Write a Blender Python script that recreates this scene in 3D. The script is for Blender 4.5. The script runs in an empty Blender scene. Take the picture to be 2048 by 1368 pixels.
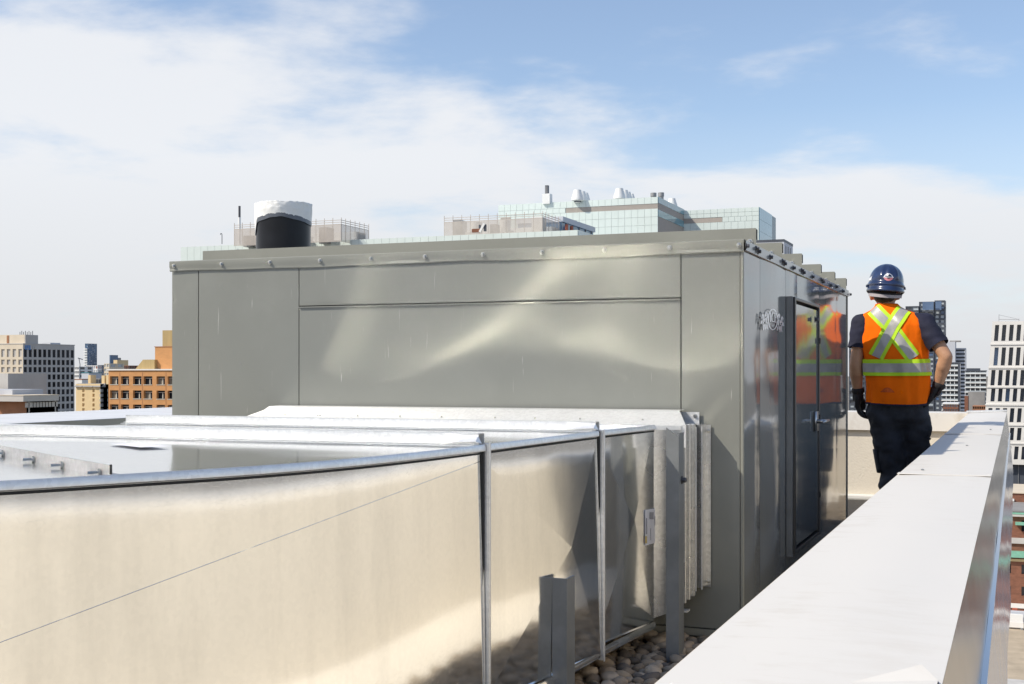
import bpy, bmesh, math, random
from mathutils import Vector, Matrix, noise
random.seed(7)
R = math.radians
S = bpy.context.scene
C = S.collection

# ------------------------------------------------------------------ camera
F_PX = 2547.0                      # focal length in photograph pixels
TH = R(21.6)                       # the lens looks 21.6 deg to the left of the parapet line (+Y)
ct, st = math.cos(TH), math.sin(TH)
HC = 1.1                           # lens height above the roof
HZ = 745.0                         # horizon row
cam_d = bpy.data.cameras.new('camera')
cam = bpy.data.objects.new('camera', cam_d); C.objects.link(cam)
cam.location = (0, 0, HC); cam.rotation_euler = (R(90), 0, TH)
cam_d.sensor_width = 36; cam_d.lens = F_PX / 2048 * 36
cam_d.shift_y = (HZ - 684) / 2048
cam_d.clip_start = 0.05; cam_d.clip_end = 20000
S.camera = cam

# ------------------------------------------------------------------ sky and sun
SUN_DIR = Vector((0.82, 0.69, -1.0)).normalized()     # the way the light travels
SUN_EL = math.asin(-SUN_DIR.z)
SUN_ROT = math.atan2(-SUN_DIR.x, -SUN_DIR.y) % (2 * math.pi)
W = bpy.data.worlds.new('World'); S.world = W; W.use_nodes = True
nt = W.node_tree; N = nt.nodes; L = nt.links
N.clear()
out = N.new('ShaderNodeOutputWorld'); bg = N.new('ShaderNodeBackground')
bg.inputs['Strength'].default_value = 0.135
sky = N.new('ShaderNodeTexSky'); sky.sky_type = 'NISHITA'; sky.sun_disc = False
sky.sun_elevation = SUN_EL; sky.sun_rotation = SUN_ROT
sky.altitude = 120; sky.air_density = 1.0; sky.dust_density = 0.7; sky.ozone_density = 1.5
tc = N.new('ShaderNodeTexCoord')
sep = N.new('ShaderNodeSeparateXYZ'); L.new(tc.outputs['Generated'], sep.inputs[0])
def mth(op, a, b=None, clamp=False):
    n = N.new('ShaderNodeMath'); n.operation = op; n.use_clamp = clamp
    for i, v in enumerate((a, b)):
        if v is None: continue
        if isinstance(v, (int, float)): n.inputs[i].default_value = v
        else: L.new(v, n.inputs[i])
    return n.outputs[0]
zc = mth('MAXIMUM', sep.outputs[2], 0.0)
den = mth('ADD', zc, 0.16)
cx_ = mth('DIVIDE', sep.outputs[0], den); cy_ = mth('DIVIDE', sep.outputs[1], den)
cmb = N.new('ShaderNodeCombineXYZ'); L.new(cx_, cmb.inputs[0]); L.new(cy_, cmb.inputs[1])
def wnoise(scale, detail, rough, off, stretch=(1, 1, 1), dist=0.0, rot=0.0):
    mp = N.new('ShaderNodeMapping'); mp.inputs['Location'].default_value = off
    mp.inputs['Scale'].default_value = stretch; mp.inputs['Rotation'].default_value = (0, 0, rot)
    L.new(cmb.outputs[0], mp.inputs[0])
    n = N.new('ShaderNodeTexNoise'); n.inputs['Scale'].default_value = scale
    n.inputs['Detail'].default_value = detail; n.inputs['Roughness'].default_value = rough
    n.inputs['Distortion'].default_value = dist
    L.new(mp.outputs[0], n.inputs[0]); return n.outputs[0]
big = wnoise(0.55, 3, 0.5, (3.15, 0.6, 0.0), (1, 1, 1), 0.0, R(20))
fine = wnoise(1.8, 9, 0.56, (1.3, 4.2, 0.5), (1.0, 1.08, 1), 0.12, R(-35))
# clouds thicken downwards and towards one side of the sky, and clear overhead
side = mth('ADD', mth('MULTIPLY', sep.outputs[0], -0.19 * ct), mth('MULTIPLY', sep.outputs[1], -0.19 * st))
lowd = mth('MULTIPLY', mth('SUBTRACT', mth('ADD', side, 0.225), zc), 3.6)
dens = mth('ADD', mth('ADD', lowd, 0.52), mth('ADD', mth('MULTIPLY', mth('SUBTRACT', fine, 0.5), 2.7), mth('MULTIPLY', mth('SUBTRACT', big, 0.5), 1.3)))
cl = N.new('ShaderNodeMapRange'); cl.interpolation_type = 'SMOOTHSTEP'
L.new(dens, cl.inputs[0]); cl.inputs[1].default_value = 0.18; cl.inputs[2].default_value = 0.95
cl.inputs[3].default_value = 0.07; cl.inputs[4].default_value = 0.93
tint = N.new('ShaderNodeMix'); tint.data_type = 'RGBA'; tint.blend_type = 'MULTIPLY'; tint.inputs[0].default_value = 1.0
L.new(sky.outputs[0], tint.inputs[6]); tint.inputs[7].default_value = (1.13, 1.13, 1.16, 1)
hz = N.new('ShaderNodeMapRange'); L.new(zc, hz.inputs[0])      # thin haze thickening to the horizon
hz.inputs[1].default_value = 0.0; hz.inputs[2].default_value = 0.20; hz.inputs[3].default_value = 0.8; hz.inputs[4].default_value = 0.0
mixh = N.new('ShaderNodeMix'); mixh.data_type = 'RGBA'
L.new(hz.outputs[0], mixh.inputs[0]); L.new(tint.outputs[2], mixh.inputs[6]); mixh.inputs[7].default_value = (4.95, 5.35, 6.1, 1)
mixc = N.new('ShaderNodeMix'); mixc.data_type = 'RGBA'
# cloud light: greyer low down near the horizon
cg = N.new('ShaderNodeMapRange'); L.new(zc, cg.inputs[0]); cg.inputs[1].default_value = 0.0; cg.inputs[2].default_value = 0.16; cg.inputs[3].default_value = 0.83; cg.inputs[4].default_value = 1.0
ccol = N.new('ShaderNodeMix'); ccol.data_type = 'RGBA'; L.new(cg.outputs[0], ccol.inputs[0]); ccol.inputs[6].default_value = (0, 0, 0, 1); ccol.inputs[7].default_value = (6.25, 6.35, 6.55, 1)
L.new(cl.outputs[0], mixc.inputs[0]); L.new(mixh.outputs[2], mixc.inputs[6]); L.new(ccol.outputs[2], mixc.inputs[7])
L.new(mixc.outputs[2], bg.inputs['Color']); L.new(bg.outputs[0], out.inputs[0])

sun_d = bpy.data.lights.new('sun', 'SUN'); sun_d.energy = 4.2; sun_d.angle = R(0.53); sun_d.color = (1.0, 0.93, 0.81)
sun = bpy.data.objects.new('sun', sun_d); C.objects.link(sun)
sun.rotation_euler = SUN_DIR.to_track_quat('-Z', 'Y').to_euler(); sun.location = (-30, -30, 40)

vs = S.view_settings
vs.view_transform = 'Standard'; vs.look = 'None'; vs.gamma = 1.0; vs.use_curve_mapping = False
vs.exposure = 0.06
S.render.engine = 'CYCLES'
cy = S.cycles
cy.use_denoising = True; cy.max_bounces = 8; cy.diffuse_bounces = 4; cy.glossy_bounces = 5
cy.caustics_reflective = True; cy.caustics_refractive = False; cy.blur_glossy = 0.0
cy.sample_clamp_indirect = 0.0

# ------------------------------------------------------------------ helpers
WM = {}                                              # world matrices of parents
def props(o, label=None, cat=None, group=None, kind=None):
    if label: o['label'] = label
    if cat: o['category'] = cat
    if group: o['group'] = group
    if kind: o['kind'] = kind
    return o
def thing(name, label, cat, loc=(0, 0, 0), rz=0.0, group=None):
    o = bpy.data.objects.new(name, None); C.objects.link(o)
    o.empty_display_size = 0.2; o.location = loc; o.rotation_euler = (0, 0, rz)
    WM[o.name] = Matrix.Translation(Vector(loc)) @ Matrix.Rotation(rz, 4, 'Z')
    return props(o, label, cat, group)
def link(me, name, par=None, loc=(0, 0, 0), rz=0.0, local=False):
    o = bpy.data.objects.new(name, me); C.objects.link(o)
    o.location = loc; o.rotation_euler = (0, 0, rz)
    m = Matrix.Translation(Vector(loc)) @ Matrix.Rotation(rz, 4, 'Z')
    if par is not None:
        o.parent = par
        if local:
            WM[o.name] = WM[par.name] @ m
        else:
            o.matrix_parent_inverse = WM[par.name].inverted(); WM[o.name] = m
    else:
        WM[o.name] = m
    return o
class MB:
    def __init__(s): s.v = []; s.f = []
    def quad(s, *p):
        b = len(s.v); s.v += [tuple(q) for q in p]; s.f.append(tuple(range(b, b + len(p)))); return s
    def box(s, x0, x1, y0, y1, z0, z1):
        x0, x1 = min(x0, x1), max(x0, x1); y0, y1 = min(y0, y1), max(y0, y1); z0, z1 = min(z0, z1), max(z0, z1)
        b = len(s.v)
        s.v += [(x0, y0, z0), (x1, y0, z0), (x1, y1, z0), (x0, y1, z0), (x0, y0, z1), (x1, y0, z1), (x1, y1, z1), (x0, y1, z1)]
        s.f += [tuple(b + i for i in q) for q in ((0, 3, 2, 1), (4, 5, 6, 7), (0, 1, 5, 4), (1, 2, 6, 5), (2, 3, 7, 6), (3, 0, 4, 7))]
        return s
    def bar(s, a, b_, w, h, up=(0, 0, 1), o=(0, 0)):
        """box along a->b, width w across, height h along up; o shifts (across, up)"""
        a, b_, up = Vector(a), Vector(b_), Vector(up); d = (b_ - a).normalized()
        sd = d.cross(up).normalized(); u = sd.cross(d).normalized(); k = len(s.v)
        for p in (a, b_):
            for i, j in ((-.5, -.5), (.5, -.5), (.5, .5), (-.5, .5)):
                s.v.append(tuple(p + sd * (i * w + o[0]) + u * (j * h + o[1])))
        s.f += [tuple(k + i for i in q) for q in ((0, 1, 2, 3), (7, 6, 5, 4), (0, 4, 5, 1), (1, 5, 6, 2), (2, 6, 7, 3), (3, 7, 4, 0))]
        return s
    def prism(s, poly, z0, z1):
        b = len(s.v); n = len(poly)
        s.v += [(x, y, z0) for x, y in poly] + [(x, y, z1) for x, y in poly]
        s.f += [tuple(b + i for i in reversed(range(n))), tuple(b + n + i for i in range(n))]
        s.f += [(b + i, b + (i + 1) % n, b + n + (i + 1) % n, b + n + i) for i in range(n)]
        return s
    def tube(s, pts, r, n=8, cap=True):
        pts = [Vector(p) for p in pts]; rr = r if isinstance(r, (list, tuple)) else [r] * len(pts); b = len(s.v)
        for i, p in enumerate(pts):
            d = (pts[min(i + 1, len(pts) - 1)] - pts[max(i - 1, 0)]).normalized()
            up = Vector((0, 0, 1)) if abs(d.z) < .95 else Vector((0, 1, 0))
            sd = d.cross(up).normalized(); u = sd.cross(d)
            for k in range(n):
                a = 2 * math.pi * k / n; s.v.append(tuple(p + (sd * math.cos(a) + u * math.sin(a)) * rr[i]))
        for i in range(len(pts) - 1):
            for k in range(n):
                s.f.append((b + i * n + k, b + i * n + (k + 1) % n, b + (i + 1) * n + (k + 1) % n, b + (i + 1) * n + k))
        if cap:
            s.f.append(tuple(b + k for k in reversed(range(n)))); s.f.append(tuple(b + (len(pts) - 1) * n + k for k in range(n)))
        return s
    def lathe(s, c, prof, n=24, cap=True):
        b = len(s.v)
        for r, z in prof:
            for k in range(n):
                a = 2 * math.pi * k / n; s.v.append((c[0] + r * math.cos(a), c[1] + r * math.sin(a), c[2] + z))
        for i in range(len(prof) - 1):
            for k in range(n):
                s.f.append((b + i * n + k, b + i * n + (k + 1) % n, b + (i + 1) * n + (k + 1) % n, b + (i + 1) * n + k))
        if cap:
            s.f.append(tuple(b + k for k in reversed(range(n)))); s.f.append(tuple(b + (len(prof) - 1) * n + k for k in range(n)))
        return s
    def grid(s, fn, nu, nv, wrap=False):
        b = len(s.v)
        for j in range(nv + 1):
            for i in range(nu + (0 if wrap else 1)):
                s.v.append(tuple(fn(i / nu, j / nv)))
        w = nu if wrap else nu + 1
        for j in range(nv):
            for i in range(nu):
                i2 = (i + 1) % w if wrap else i + 1
                s.f.append((b + j * w + i, b + j * w + i2, b + (j + 1) * w + i2, b + (j + 1) * w + i))
        return s
    def mesh(s, name, mat, smooth=False):
        me = bpy.data.meshes.new(name); me.from_pydata(s.v, [], s.f)
        me.materials.append(mat)
        if smooth:
            me.polygons.foreach_set('use_smooth', [True] * len(me.polygons))
        me.update(); return me
    def build(s, name, mat, par=None, smooth=False, bevel=0, local=False, fix=False, loc=(0, 0, 0), rz=0.0, ang=None):
        me = s.mesh(name, mat, smooth)
        if fix:
            bm = bmesh.new(); bm.from_mesh(me); bmesh.ops.recalc_face_normals(bm, faces=bm.faces); bm.to_mesh(me); bm.free()
        if ang:
            me.polygons.foreach_set('use_smooth', [True] * len(me.polygons)); me.set_sharp_from_angle(angle=R(ang))
        o = link(me, name, par, loc, rz, local)
        if bevel:
            m = o.modifiers.new('bevel', 'BEVEL'); m.width = bevel; m.segments = 2; m.limit_method = 'ANGLE'; m.angle_limit = R(40)
        return o

# where a photograph column / row lies in the place, for a given distance or plane
def at(px, d):
    r = (px - 1024) / F_PX * d
    return r * ct - d * st, r * st + d * ct
def zat(py, d): return HC + (HZ - py) / F_PX * d
def Yat(px, X):
    q = (px - 1024) / F_PX; d = X / (q * ct - st); return d * (q * st + ct)
def Xat(px, Y):
    q = (px - 1024) / F_PX; d = Y / (q * st + ct); return d * (q * ct - st)
def dep(x, y): return -x * st + y * ct
def proj(x, y, z):
    d = dep(x, y); return 1024 + F_PX * (x * ct + y * st) / d, HZ - F_PX * (z - HC) / d, d

# ------------------------------------------------------------------ materials
def newmat(name):
    m = bpy.data.materials.new(name); m.use_nodes = True; t = m.node_tree
    return m, t, t.nodes['Principled BSDF']
def nd(t, typ, **kw):
    n = t.nodes.new(typ)
    for k, v in kw.items(): setattr(n, k, v)
    return n
def lin(c): return (c[0], c[1], c[2], 1)
def pm(name, col, rough=.5, metal=0.0, var=.12, vs_=3.0, bump=0.0, bs=30.0, spec=.5, coat=0.0, col2=None, stretch=(1, 1, 1), rvar=0.08, obj=False, bdist=.01, detail=5):
    m, t, b = newmat(name)
    tcn = nd(t, 'ShaderNodeTexCoord'); geo = nd(t, 'ShaderNodeNewGeometry')
    src = tcn.outputs['Object'] if obj else geo.outputs['Position']
    mp = nd(t, 'ShaderNodeMapping'); mp.inputs['Scale'].default_value = stretch; t.links.new(src, mp.inputs[0])
    no = nd(t, 'ShaderNodeTexNoise'); no.inputs['Scale'].default_value = vs_; no.inputs['Detail'].default_value = detail; no.inputs['Roughness'].default_value = .6
    t.links.new(mp.outputs[0], no.inputs[0])
    rp = nd(t, 'ShaderNodeValToRGB'); e = rp.color_ramp.elements
    e[0].position = .3; e[1].position = .7
    c2 = col2 or tuple(min(1, x * (1 + var)) for x in col)
    c1 = col if col2 else tuple(x * (1 - var) for x in col)
    e[0].color = lin(c1); e[1].color = lin(c2)
    t.links.new(no.outputs[0], rp.inputs[0]); t.links.new(rp.outputs[0], b.inputs['Base Color'])
    mr = nd(t, 'ShaderNodeMapRange'); mr.inputs[3].default_value = max(.02, rough - rvar); mr.inputs[4].default_value = min(1, rough + rvar)
    t.links.new(no.outputs[0], mr.inputs[0]); t.links.new(mr.outputs[0], b.inputs['Roughness'])
    b.inputs['Metallic'].default_value = metal; b.inputs['Specular IOR Level'].default_value = spec
    b.inputs['Coat Weight'].default_value = coat; b.inputs['Coat Roughness'].default_value = .08
    if bump:
        n2 = nd(t, 'ShaderNodeTexNoise'); n2.inputs['Scale'].default_value = bs; n2.inputs['Detail'].default_value = 4
        t.links.new(mp.outputs[0], n2.inputs[0])
        bn = nd(t, 'ShaderNodeBump'); bn.inputs['Strength'].default_value = bump; bn.inputs['Distance'].default_value = bdist
        t.links.new(n2.outputs[0], bn.inputs['Height']); t.links.new(bn.outputs[0], b.inputs['Normal'])
    return m
def galv(name, base=.70, rlo=.16, rhi=.30, wave=.25, wscale=1.6, spangle=.10, stain=.25, metal=1.0, streak=False):
    m, t, b = newmat(name); lk = t.links.new
    geo = nd(t, 'ShaderNodeNewGeometry')
    vo = nd(t, 'ShaderNodeTexVoronoi'); vo.inputs['Scale'].default_value = 95; lk(geo.outputs['Position'], vo.inputs[0])
    n1 = nd(t, 'ShaderNodeTexNoise'); n1.inputs['Scale'].default_value = 3.2; n1.inputs['Detail'].default_value = 8; n1.inputs['Roughness'].default_value = .65
    mpg = nd(t, 'ShaderNodeMapping'); mpg.inputs['Scale'].default_value = (2.2, 2.2, .35) if streak else (1, 1, 1)
    lk(geo.outputs['Position'], mpg.inputs[0]); lk(mpg.outputs[0], n1.inputs[0])
    sp = nd(t, 'ShaderNodeSeparateColor'); lk(vo.outputs['Color'], sp.inputs[0])
    mr = nd(t, 'ShaderNodeMapRange'); mr.inputs[3].default_value = base - spangle; mr.inputs[4].default_value = base + spangle; lk(sp.outputs[0], mr.inputs[0])
    ms = nd(t, 'ShaderNodeMapRange'); ms.inputs[1].default_value = .45; ms.inputs[2].default_value = .75; ms.inputs[3].default_value = 1; ms.inputs[4].default_value = 1 - stain
    lk(n1.outputs[0], ms.inputs[0])
    mu = nd(t, 'ShaderNodeMath', operation='MULTIPLY'); lk(mr.outputs[0], mu.inputs[0]); lk(ms.outputs[0], mu.inputs[1])
    cc = nd(t, 'ShaderNodeCombineColor')
    m1 = nd(t, 'ShaderNodeMath', operation='MULTIPLY'); m1.inputs[1].default_value = .985; lk(mu.outputs[0], m1.inputs[0])
    lk(mu.outputs[0], cc.inputs[0]); lk(mu.outputs[0], cc.inputs[1]); lk(m1.outputs[0], cc.inputs[2]); lk(cc.outputs[0], b.inputs['Base Color'])
    rr = nd(t, 'ShaderNodeMapRange'); rr.inputs[3].default_value = rlo; rr.inputs[4].default_value = rhi
    n3 = nd(t, 'ShaderNodeTexNoise'); n3.inputs['Scale'].default_value = 5; n3.inputs['Detail'].default_value = 1; lk(geo.outputs['Position'], n3.inputs[0])
    lk(n3.outputs[0], rr.inputs[0]); lk(rr.outputs[0], b.inputs['Roughness'])
    b.inputs['Metallic'].default_value = metal
    n2 = nd(t, 'ShaderNodeTexNoise'); n2.inputs['Scale'].default_value = wscale; n2.inputs['Detail'].default_value = 2; lk(geo.outputs['Position'], n2.inputs[0])
    bn = nd(t, 'ShaderNodeBump'); bn.inputs['Strength'].default_value = wave; bn.inputs['Distance'].default_value = .05; lk(n2.outputs[0], bn.inputs['Height'])
    bn2 = nd(t, 'ShaderNodeBump'); bn2.inputs['Strength'].default_value = .04; bn2.inputs['Distance'].default_value = .004
    lk(sp.outputs[1], bn2.inputs['Height']); lk(bn.outputs[0], bn2.inputs['Normal']); lk(bn2.outputs[0], b.inputs['Normal'])
    return m
def paint_scuffed(name, col, rough, wave, scr=.5):
    """factory-painted sheet steel: faint waviness, dust streaks and scratches"""
    m, t, b = newmat(name); lk = t.links.new
    geo = nd(t, 'ShaderNodeNewGeometry')
    def nz(scale, detail, rough_, stretch=(1, 1, 1), dist=0, rot=(0, 0, 0)):
        mp = nd(t, 'ShaderNodeMapping'); mp.inputs['Scale'].default_value = stretch; mp.inputs['Rotation'].default_value = rot; lk(geo.outputs['Position'], mp.inputs[0])
        n = nd(t, 'ShaderNodeTexNoise'); n.inputs['Scale'].default_value = scale; n.inputs['Detail'].default_value = detail
        n.inputs['Roughness'].default_value = rough_; n.inputs['Distortion'].default_value = dist; lk(mp.outputs[0], n.inputs[0]); return n.outputs[0]
    def rng(v, a, b_, c, d):
        n = nd(t, 'ShaderNodeMapRange', interpolation_type='SMOOTHSTEP'); n.inputs[1].default_value = a; n.inputs[2].default_value = b_; n.inputs[3].default_value = c; n.inputs[4].default_value = d; lk(v, n.inputs[0]); return n.outputs[0]
    dust = rng(nz(2.2, 7, .65), .42, .75, 0, .28)
    smear = rng(nz(2.6, 3, .5, (1, 1, .45), .5, (0, R(35), 0)), .46, .80, 0, .22)
    scratch = rng(nz(9, 3, .5, (9, 9, .45), .35, (0, R(48), 0)), .695, .76, 0, scr)
    mx = nd(t, 'ShaderNodeMix', data_type='RGBA'); mx.inputs[6].default_value = lin(col); mx.inputs[7].default_value = lin(tuple(min(1, c * 1.25 + .02) for c in col)); lk(dust, mx.inputs[0])
    mx2 = nd(t, 'ShaderNodeMix', data_type='RGBA'); lk(mx.outputs[2], mx2.inputs[6]); mx2.inputs[7].default_value = lin(tuple(c * .72 for c in col)); lk(smear, mx2.inputs[0])
    mx3 = nd(t, 'ShaderNodeMix', data_type='RGBA'); lk(mx2.outputs[2], mx3.inputs[6]); mx3.inputs[7].default_value = (.62, .62, .56, 1); lk(scratch, mx3.inputs[0])
    lk(mx3.outputs[2], b.inputs['Base Color'])
    b.inputs['Roughness'].default_value = rough
    bn = nd(t, 'ShaderNodeBump'); bn.inputs['Strength'].default_value = wave; bn.inputs['Distance'].default_value = .03
    lk(nz(2.4, 2, .5), bn.inputs['Height']); lk(bn.outputs[0], b.inputs['Normal'])
    return m
M = {}
M['galv'] = galv('galvanised_steel', .93, .085, .105, .03, 1.6, .018, .16, streak=True)
M['galv_top'] = galv('galvanised_steel_top', .84, .07, .15, .09, 1.5, .03, .10)
M['galv_duct_end'] = galv('galvanised_end_sheet', .92, .14, .142, .0, 1.5, .01, .04)
M['galv_mid'] = galv('galvanised_frame', .66, .22, .34, .05, 3, .06, .2, .9)
M['galv_trim'] = galv('galvanised_trim', .84, .28, .40, .05, 3, .05, .12, .5)
M['unit'] = paint_scuffed('grey_unit_paint', (.212, .215, .190), .30, .12, .42)
M['unit_side'] = paint_scuffed('grey_unit_paint_glossy', (.20, .21, .205), .085, .07, .16)
M['unit_trim'] = pm('grey_trim_paint', (.25, .25, .215), .32, 0, .06, 4)
M['bolt'] = pm('zinc_bolt', (.55, .54, .50), .3, 1, .15, 60)
M['bolt_dark'] = pm('weathered_bolt', (.10, .10, .11), .5, .6, .2, 60)
M['dark_gap'] = pm('shadow_gap_sealant', (.015, .015, .015), .8, 0, .1)
M['rubber'] = pm('black_rubber', (.02, .02, .022), .6, 0, .2, 20)
M['post'] = pm('grey_painted_steel', (.19, .20, .205), .45, .2, .15, 9, .05, 60)
M['white_coping'] = None
M['stucco'] = pm('beige_stucco', (.67, .61, .51), .9, 0, .035, 2.2, .35, 70)
M['membrane'] = pm('white_roof_membrane', (.70, .68, .63), .7, 0, .10, 2, .05, 20)
M['black_metal'] = pm('black_stack_paint', (.007, .008, .011), .30, 0, .5, 6, .08, 5, spec=.3)
M['plastic_white'] = pm('white_plastic_sheet', (.82, .81, .77), .38, 0, .05, 8, .25, 14)
M['door_black'] = pm('dark_gasket', (.03, .032, .035), .35, 0, .2, 10)
M['chrome'] = pm('polished_handle', (.5, .5, .5), .3, 1, .05, 20)
M['decal'] = pm('white_decal', (.86, .87, .88), .10, 0, .05, 90, coat=.5)
M['paper'] = pm('white_paper_label', (.88, .86, .87), .5, 0, .05, 40)
M['ink'] = pm('grey_ink', (.35, .34, .36), .6, 0, .1, 60)
M['yellow'] = pm('yellow_ink', (.75, .55, .16), .6, 0, .1, 60)
# coping: white painted metal with brown dirt settled along the inner edge and in streaks
def coping_mat():
    m, t, b = newmat('white_coping_metal'); lk = t.links.new
    geo = nd(t, 'ShaderNodeNewGeometry')
    mp = nd(t, 'ShaderNodeMapping'); mp.inputs['Scale'].default_value = (1.3, .28, 1); lk(geo.outputs['Position'], mp.inputs[0])
    mp2 = nd(t, 'ShaderNodeMapping'); mp2.inputs['Scale'].default_value = (1.2, 2.6, 1); lk(geo.outputs['Position'], mp2.inputs[0])
    n = nd(t, 'ShaderNodeTexNoise'); n.inputs['Scale'].default_value = 9; n.inputs['Detail'].default_value = 9; n.inputs['Roughness'].default_value = .7; lk(mp2.outputs[0], n.inputs[0])
    n0 = nd(t, 'ShaderNodeTexNoise'); n0.inputs['Scale'].default_value = 2.6; n0.inputs['Detail'].default_value = 5; lk(mp.outputs[0], n0.inputs[0])
    mu = nd(t, 'ShaderNodeMath', operation='MULTIPLY'); lk(n.outputs[0], mu.inputs[0]); lk(n0.outputs[0], mu.inputs[1])
    mr = nd(t, 'ShaderNodeMapRange'); mr.inputs[1].default_value = .27; mr.inputs[2].default_value = .46; mr.inputs[3].default_value = 0; mr.inputs[4].default_value = .55; lk(mu.outputs[0], mr.inputs[0])
    sx_ = nd(t, 'ShaderNodeSeparateXYZ'); lk(geo.outputs['Position'], sx_.inputs[0])
    ed = nd(t, 'ShaderNodeMapRange'); ed.inputs[1].default_value = -.40; ed.inputs[2].default_value = -.20; ed.inputs[3].default_value = 1.35; ed.inputs[4].default_value = .45; lk(sx_.outputs[0], ed.inputs[0])
    em = nd(t, 'ShaderNodeMath', operation='MULTIPLY'); lk(mr.outputs[0], em.inputs[0]); lk(ed.outputs[0], em.inputs[1])
    mx = nd(t, 'ShaderNodeMix', data_type='RGBA'); mx.inputs[6].default_value = (.725, .69, .63, 1); mx.inputs[7].default_value = (.55, .485, .40, 1)
    lk(em.outputs[0], mx.inputs[0]); lk(mx.outputs[2], b.inputs['Base Color'])
    b.inputs['Roughness'].default_value = .55; b.inputs['Specular IOR Level'].default_value = .3
    n2 = nd(t, 'ShaderNodeTexNoise'); n2.inputs['Scale'].default_value = 3; n2.inputs['Detail'].default_value = 2; lk(geo.outputs['Position'], n2.inputs[0])
    bn = nd(t, 'ShaderNodeBump'); bn.inputs['Strength'].default_value = .12; bn.inputs['Distance'].default_value = .03; lk(n2.outputs[0], bn.inputs['Height']); lk(bn.outputs[0], b.inputs['Normal'])
    return m
M['white_coping'] = coping_mat()
M['fascia'] = galv('shiny_fascia', .60, .16, .26, .12, 2.5, .03, .2)
M['skirt'] = pm('pale_painted_skirt', (.66, .69, .74), .12, 0, .05, 3)
M['grey_wall'] = pm('grey_cladding', (.30, .31, .31), .5, 0, .08, 1.2)

# ------------------------------------------------------------------ ground, roof and parapets
GZ = -34.0
def sheet(name, mat, x0, x1, y0, y1, z, par=None):
    return MB().quad((x0, y0, z), (x1, y0, z), (x1, y1, z), (x0, y1, z)).build(name, mat, par)
M['ground'] = pm('city_ground', (.20, .18, .15), .95, 0, .35, .02)
M['lot'] = pm('sandy_lot', (.44, .36, .26), .95, 0, .18, .35, .3, 3)
M['asphalt'] = pm('asphalt', (.06, .06, .062), .9, 0, .2, .5)
M['concrete'] = pm('pale_concrete', (.52, .50, .47), .85, 0, .12, .5)
props(sheet('ground', M['ground'], -9000, 9000, -3000, 12000, GZ), kind='structure')

XI, XO = -.366, -.075              # the coping of the parapet beside the lens
CZ = .76                           # coping level
YF = 11.35                         # inner face of the end parapet
props(sheet('roof', M['membrane'], -7.7, -.42, -6, YF + .1, 0.0), kind='structure')
# outer cladding of the building below the parapet: three storeys of it are enough, then it goes down to the street
wl = MB().box(-8.2, -.10, -6.5, YF + .40, GZ, -.25).build('wall', M['grey_wall']); props(wl, kind='structure')

M['brown_edge'] = pm('rusty_edge', (.14, .09, .05), .7)
# parapet running beside the unit
pr = thing('parapet', 'long white capped parapet running from the lower edge beside the worker', 'parapet', (-.22, 4, 0))
MB().box(-.40, -.10, -6, YF + .38, -.25, CZ - .03).build('wall', M['stucco'], pr)
ys = [-6, -1.2, .9, 4.42, 7.4, YF + .02]
for i in range(len(ys) - 1):
    a, b = ys[i] + .003, ys[i + 1] - .003
    m_ = MB()
    def fn(u, v, a=a, b=b):
        x = XI + (XO - XI) * u; y = a + (b - a) * v
        z = CZ + .0035 * noise.noise((x * 5, y * .9, i * 3.1)) * (1 if .02 < u < .98 else .5) + .004 * math.sin(u * math.pi)
        return (x, y, z)
    m_.grid(fn, 8, 40)
    m_.build('coping', M['white_coping'], pr, smooth=True)
    MB().box(XI - .002, XI + .002, a, b, CZ - .10, CZ - .001).build('inner_lip', M['white_coping'], pr)
for y in (4.42, 7.4): MB().box(XI - .001, XO + .001, y - .028, y + .028, CZ + .004, CZ + .0062).build('joint_strip', M['white_coping'], pr, bevel=.001)
# outer edge: shiny fascia kicked out, then a pale skirt
yo0, yo1 = -6, YF + .34
def fas(u, v):
    y = yo0 + (yo1 - yo0) * v; wob = .004 * noise.noise((y * 1.3, u * 2, 0))
    return (XO + .020 * u + wob * u, y, CZ - .001 - .175 * u)
MB().grid(fas, 4, 90).build('fascia', M['fascia'], pr, smooth=True)
def skf(u, v):
    y = yo0 + (yo1 - yo0) * v; wob = .006 * noise.noise((y * 1.1, 7, u)) * u
    return (XO + .0215 + .032 * u + wob, y, CZ - .177 - .33 * u)
MB().grid(skf, 3, 90).build('skirt', M['skirt'], pr, smooth=True)
MB().box(XO + .02, XO + .03, yo0, yo1, CZ - .183, CZ - .176).build('hem', M['skirt'], pr)
MB().box(-.098, -.073, -6, YF + .41, GZ, CZ - .22).build('outer_cladding', M['grey_wall'], pr)
# folded joint cover crossing the coping at the bottom of the view
jc = MB()
jc.v = [(-.165, 1.40, CZ + .0085), (-.097, 1.468, CZ + .019), (-.078, 1.44, CZ + .0095), (-.15, 1.37, CZ + .0095), (-.14, 1.30, CZ + .009), (-.078, 1.36, CZ + .009)]
jc.f = [(0, 1, 2, 3), (3, 2, 5, 4)]
jc.build('joint_cover', M['white_coping'], pr, fix=True)
MB().quad((-.097, 1.468, CZ + .019), (-.096, 1.470, CZ + .001), (-.0765, 1.441, CZ + .001), (-.078, 1.44, CZ + .0095)).build('joint_edge', M['brown_edge'], pr)
for (x, y) in ((-.30, 4.6), (-.21, 6.2), (-.14, 8.0)):
    MB().lathe((x, y, CZ + .003), [(.006, 0), (.006, .003), (.002, .005)], 10).build('screw', M['bolt'], pr)

m_ = MB().quad((-.402, -6, .16), (-.402, YF - .07, .16), (-.62, YF - .07, .012), (-.62, -6, .012)).build('cant_strip', M['stucco'], pr)
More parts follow.
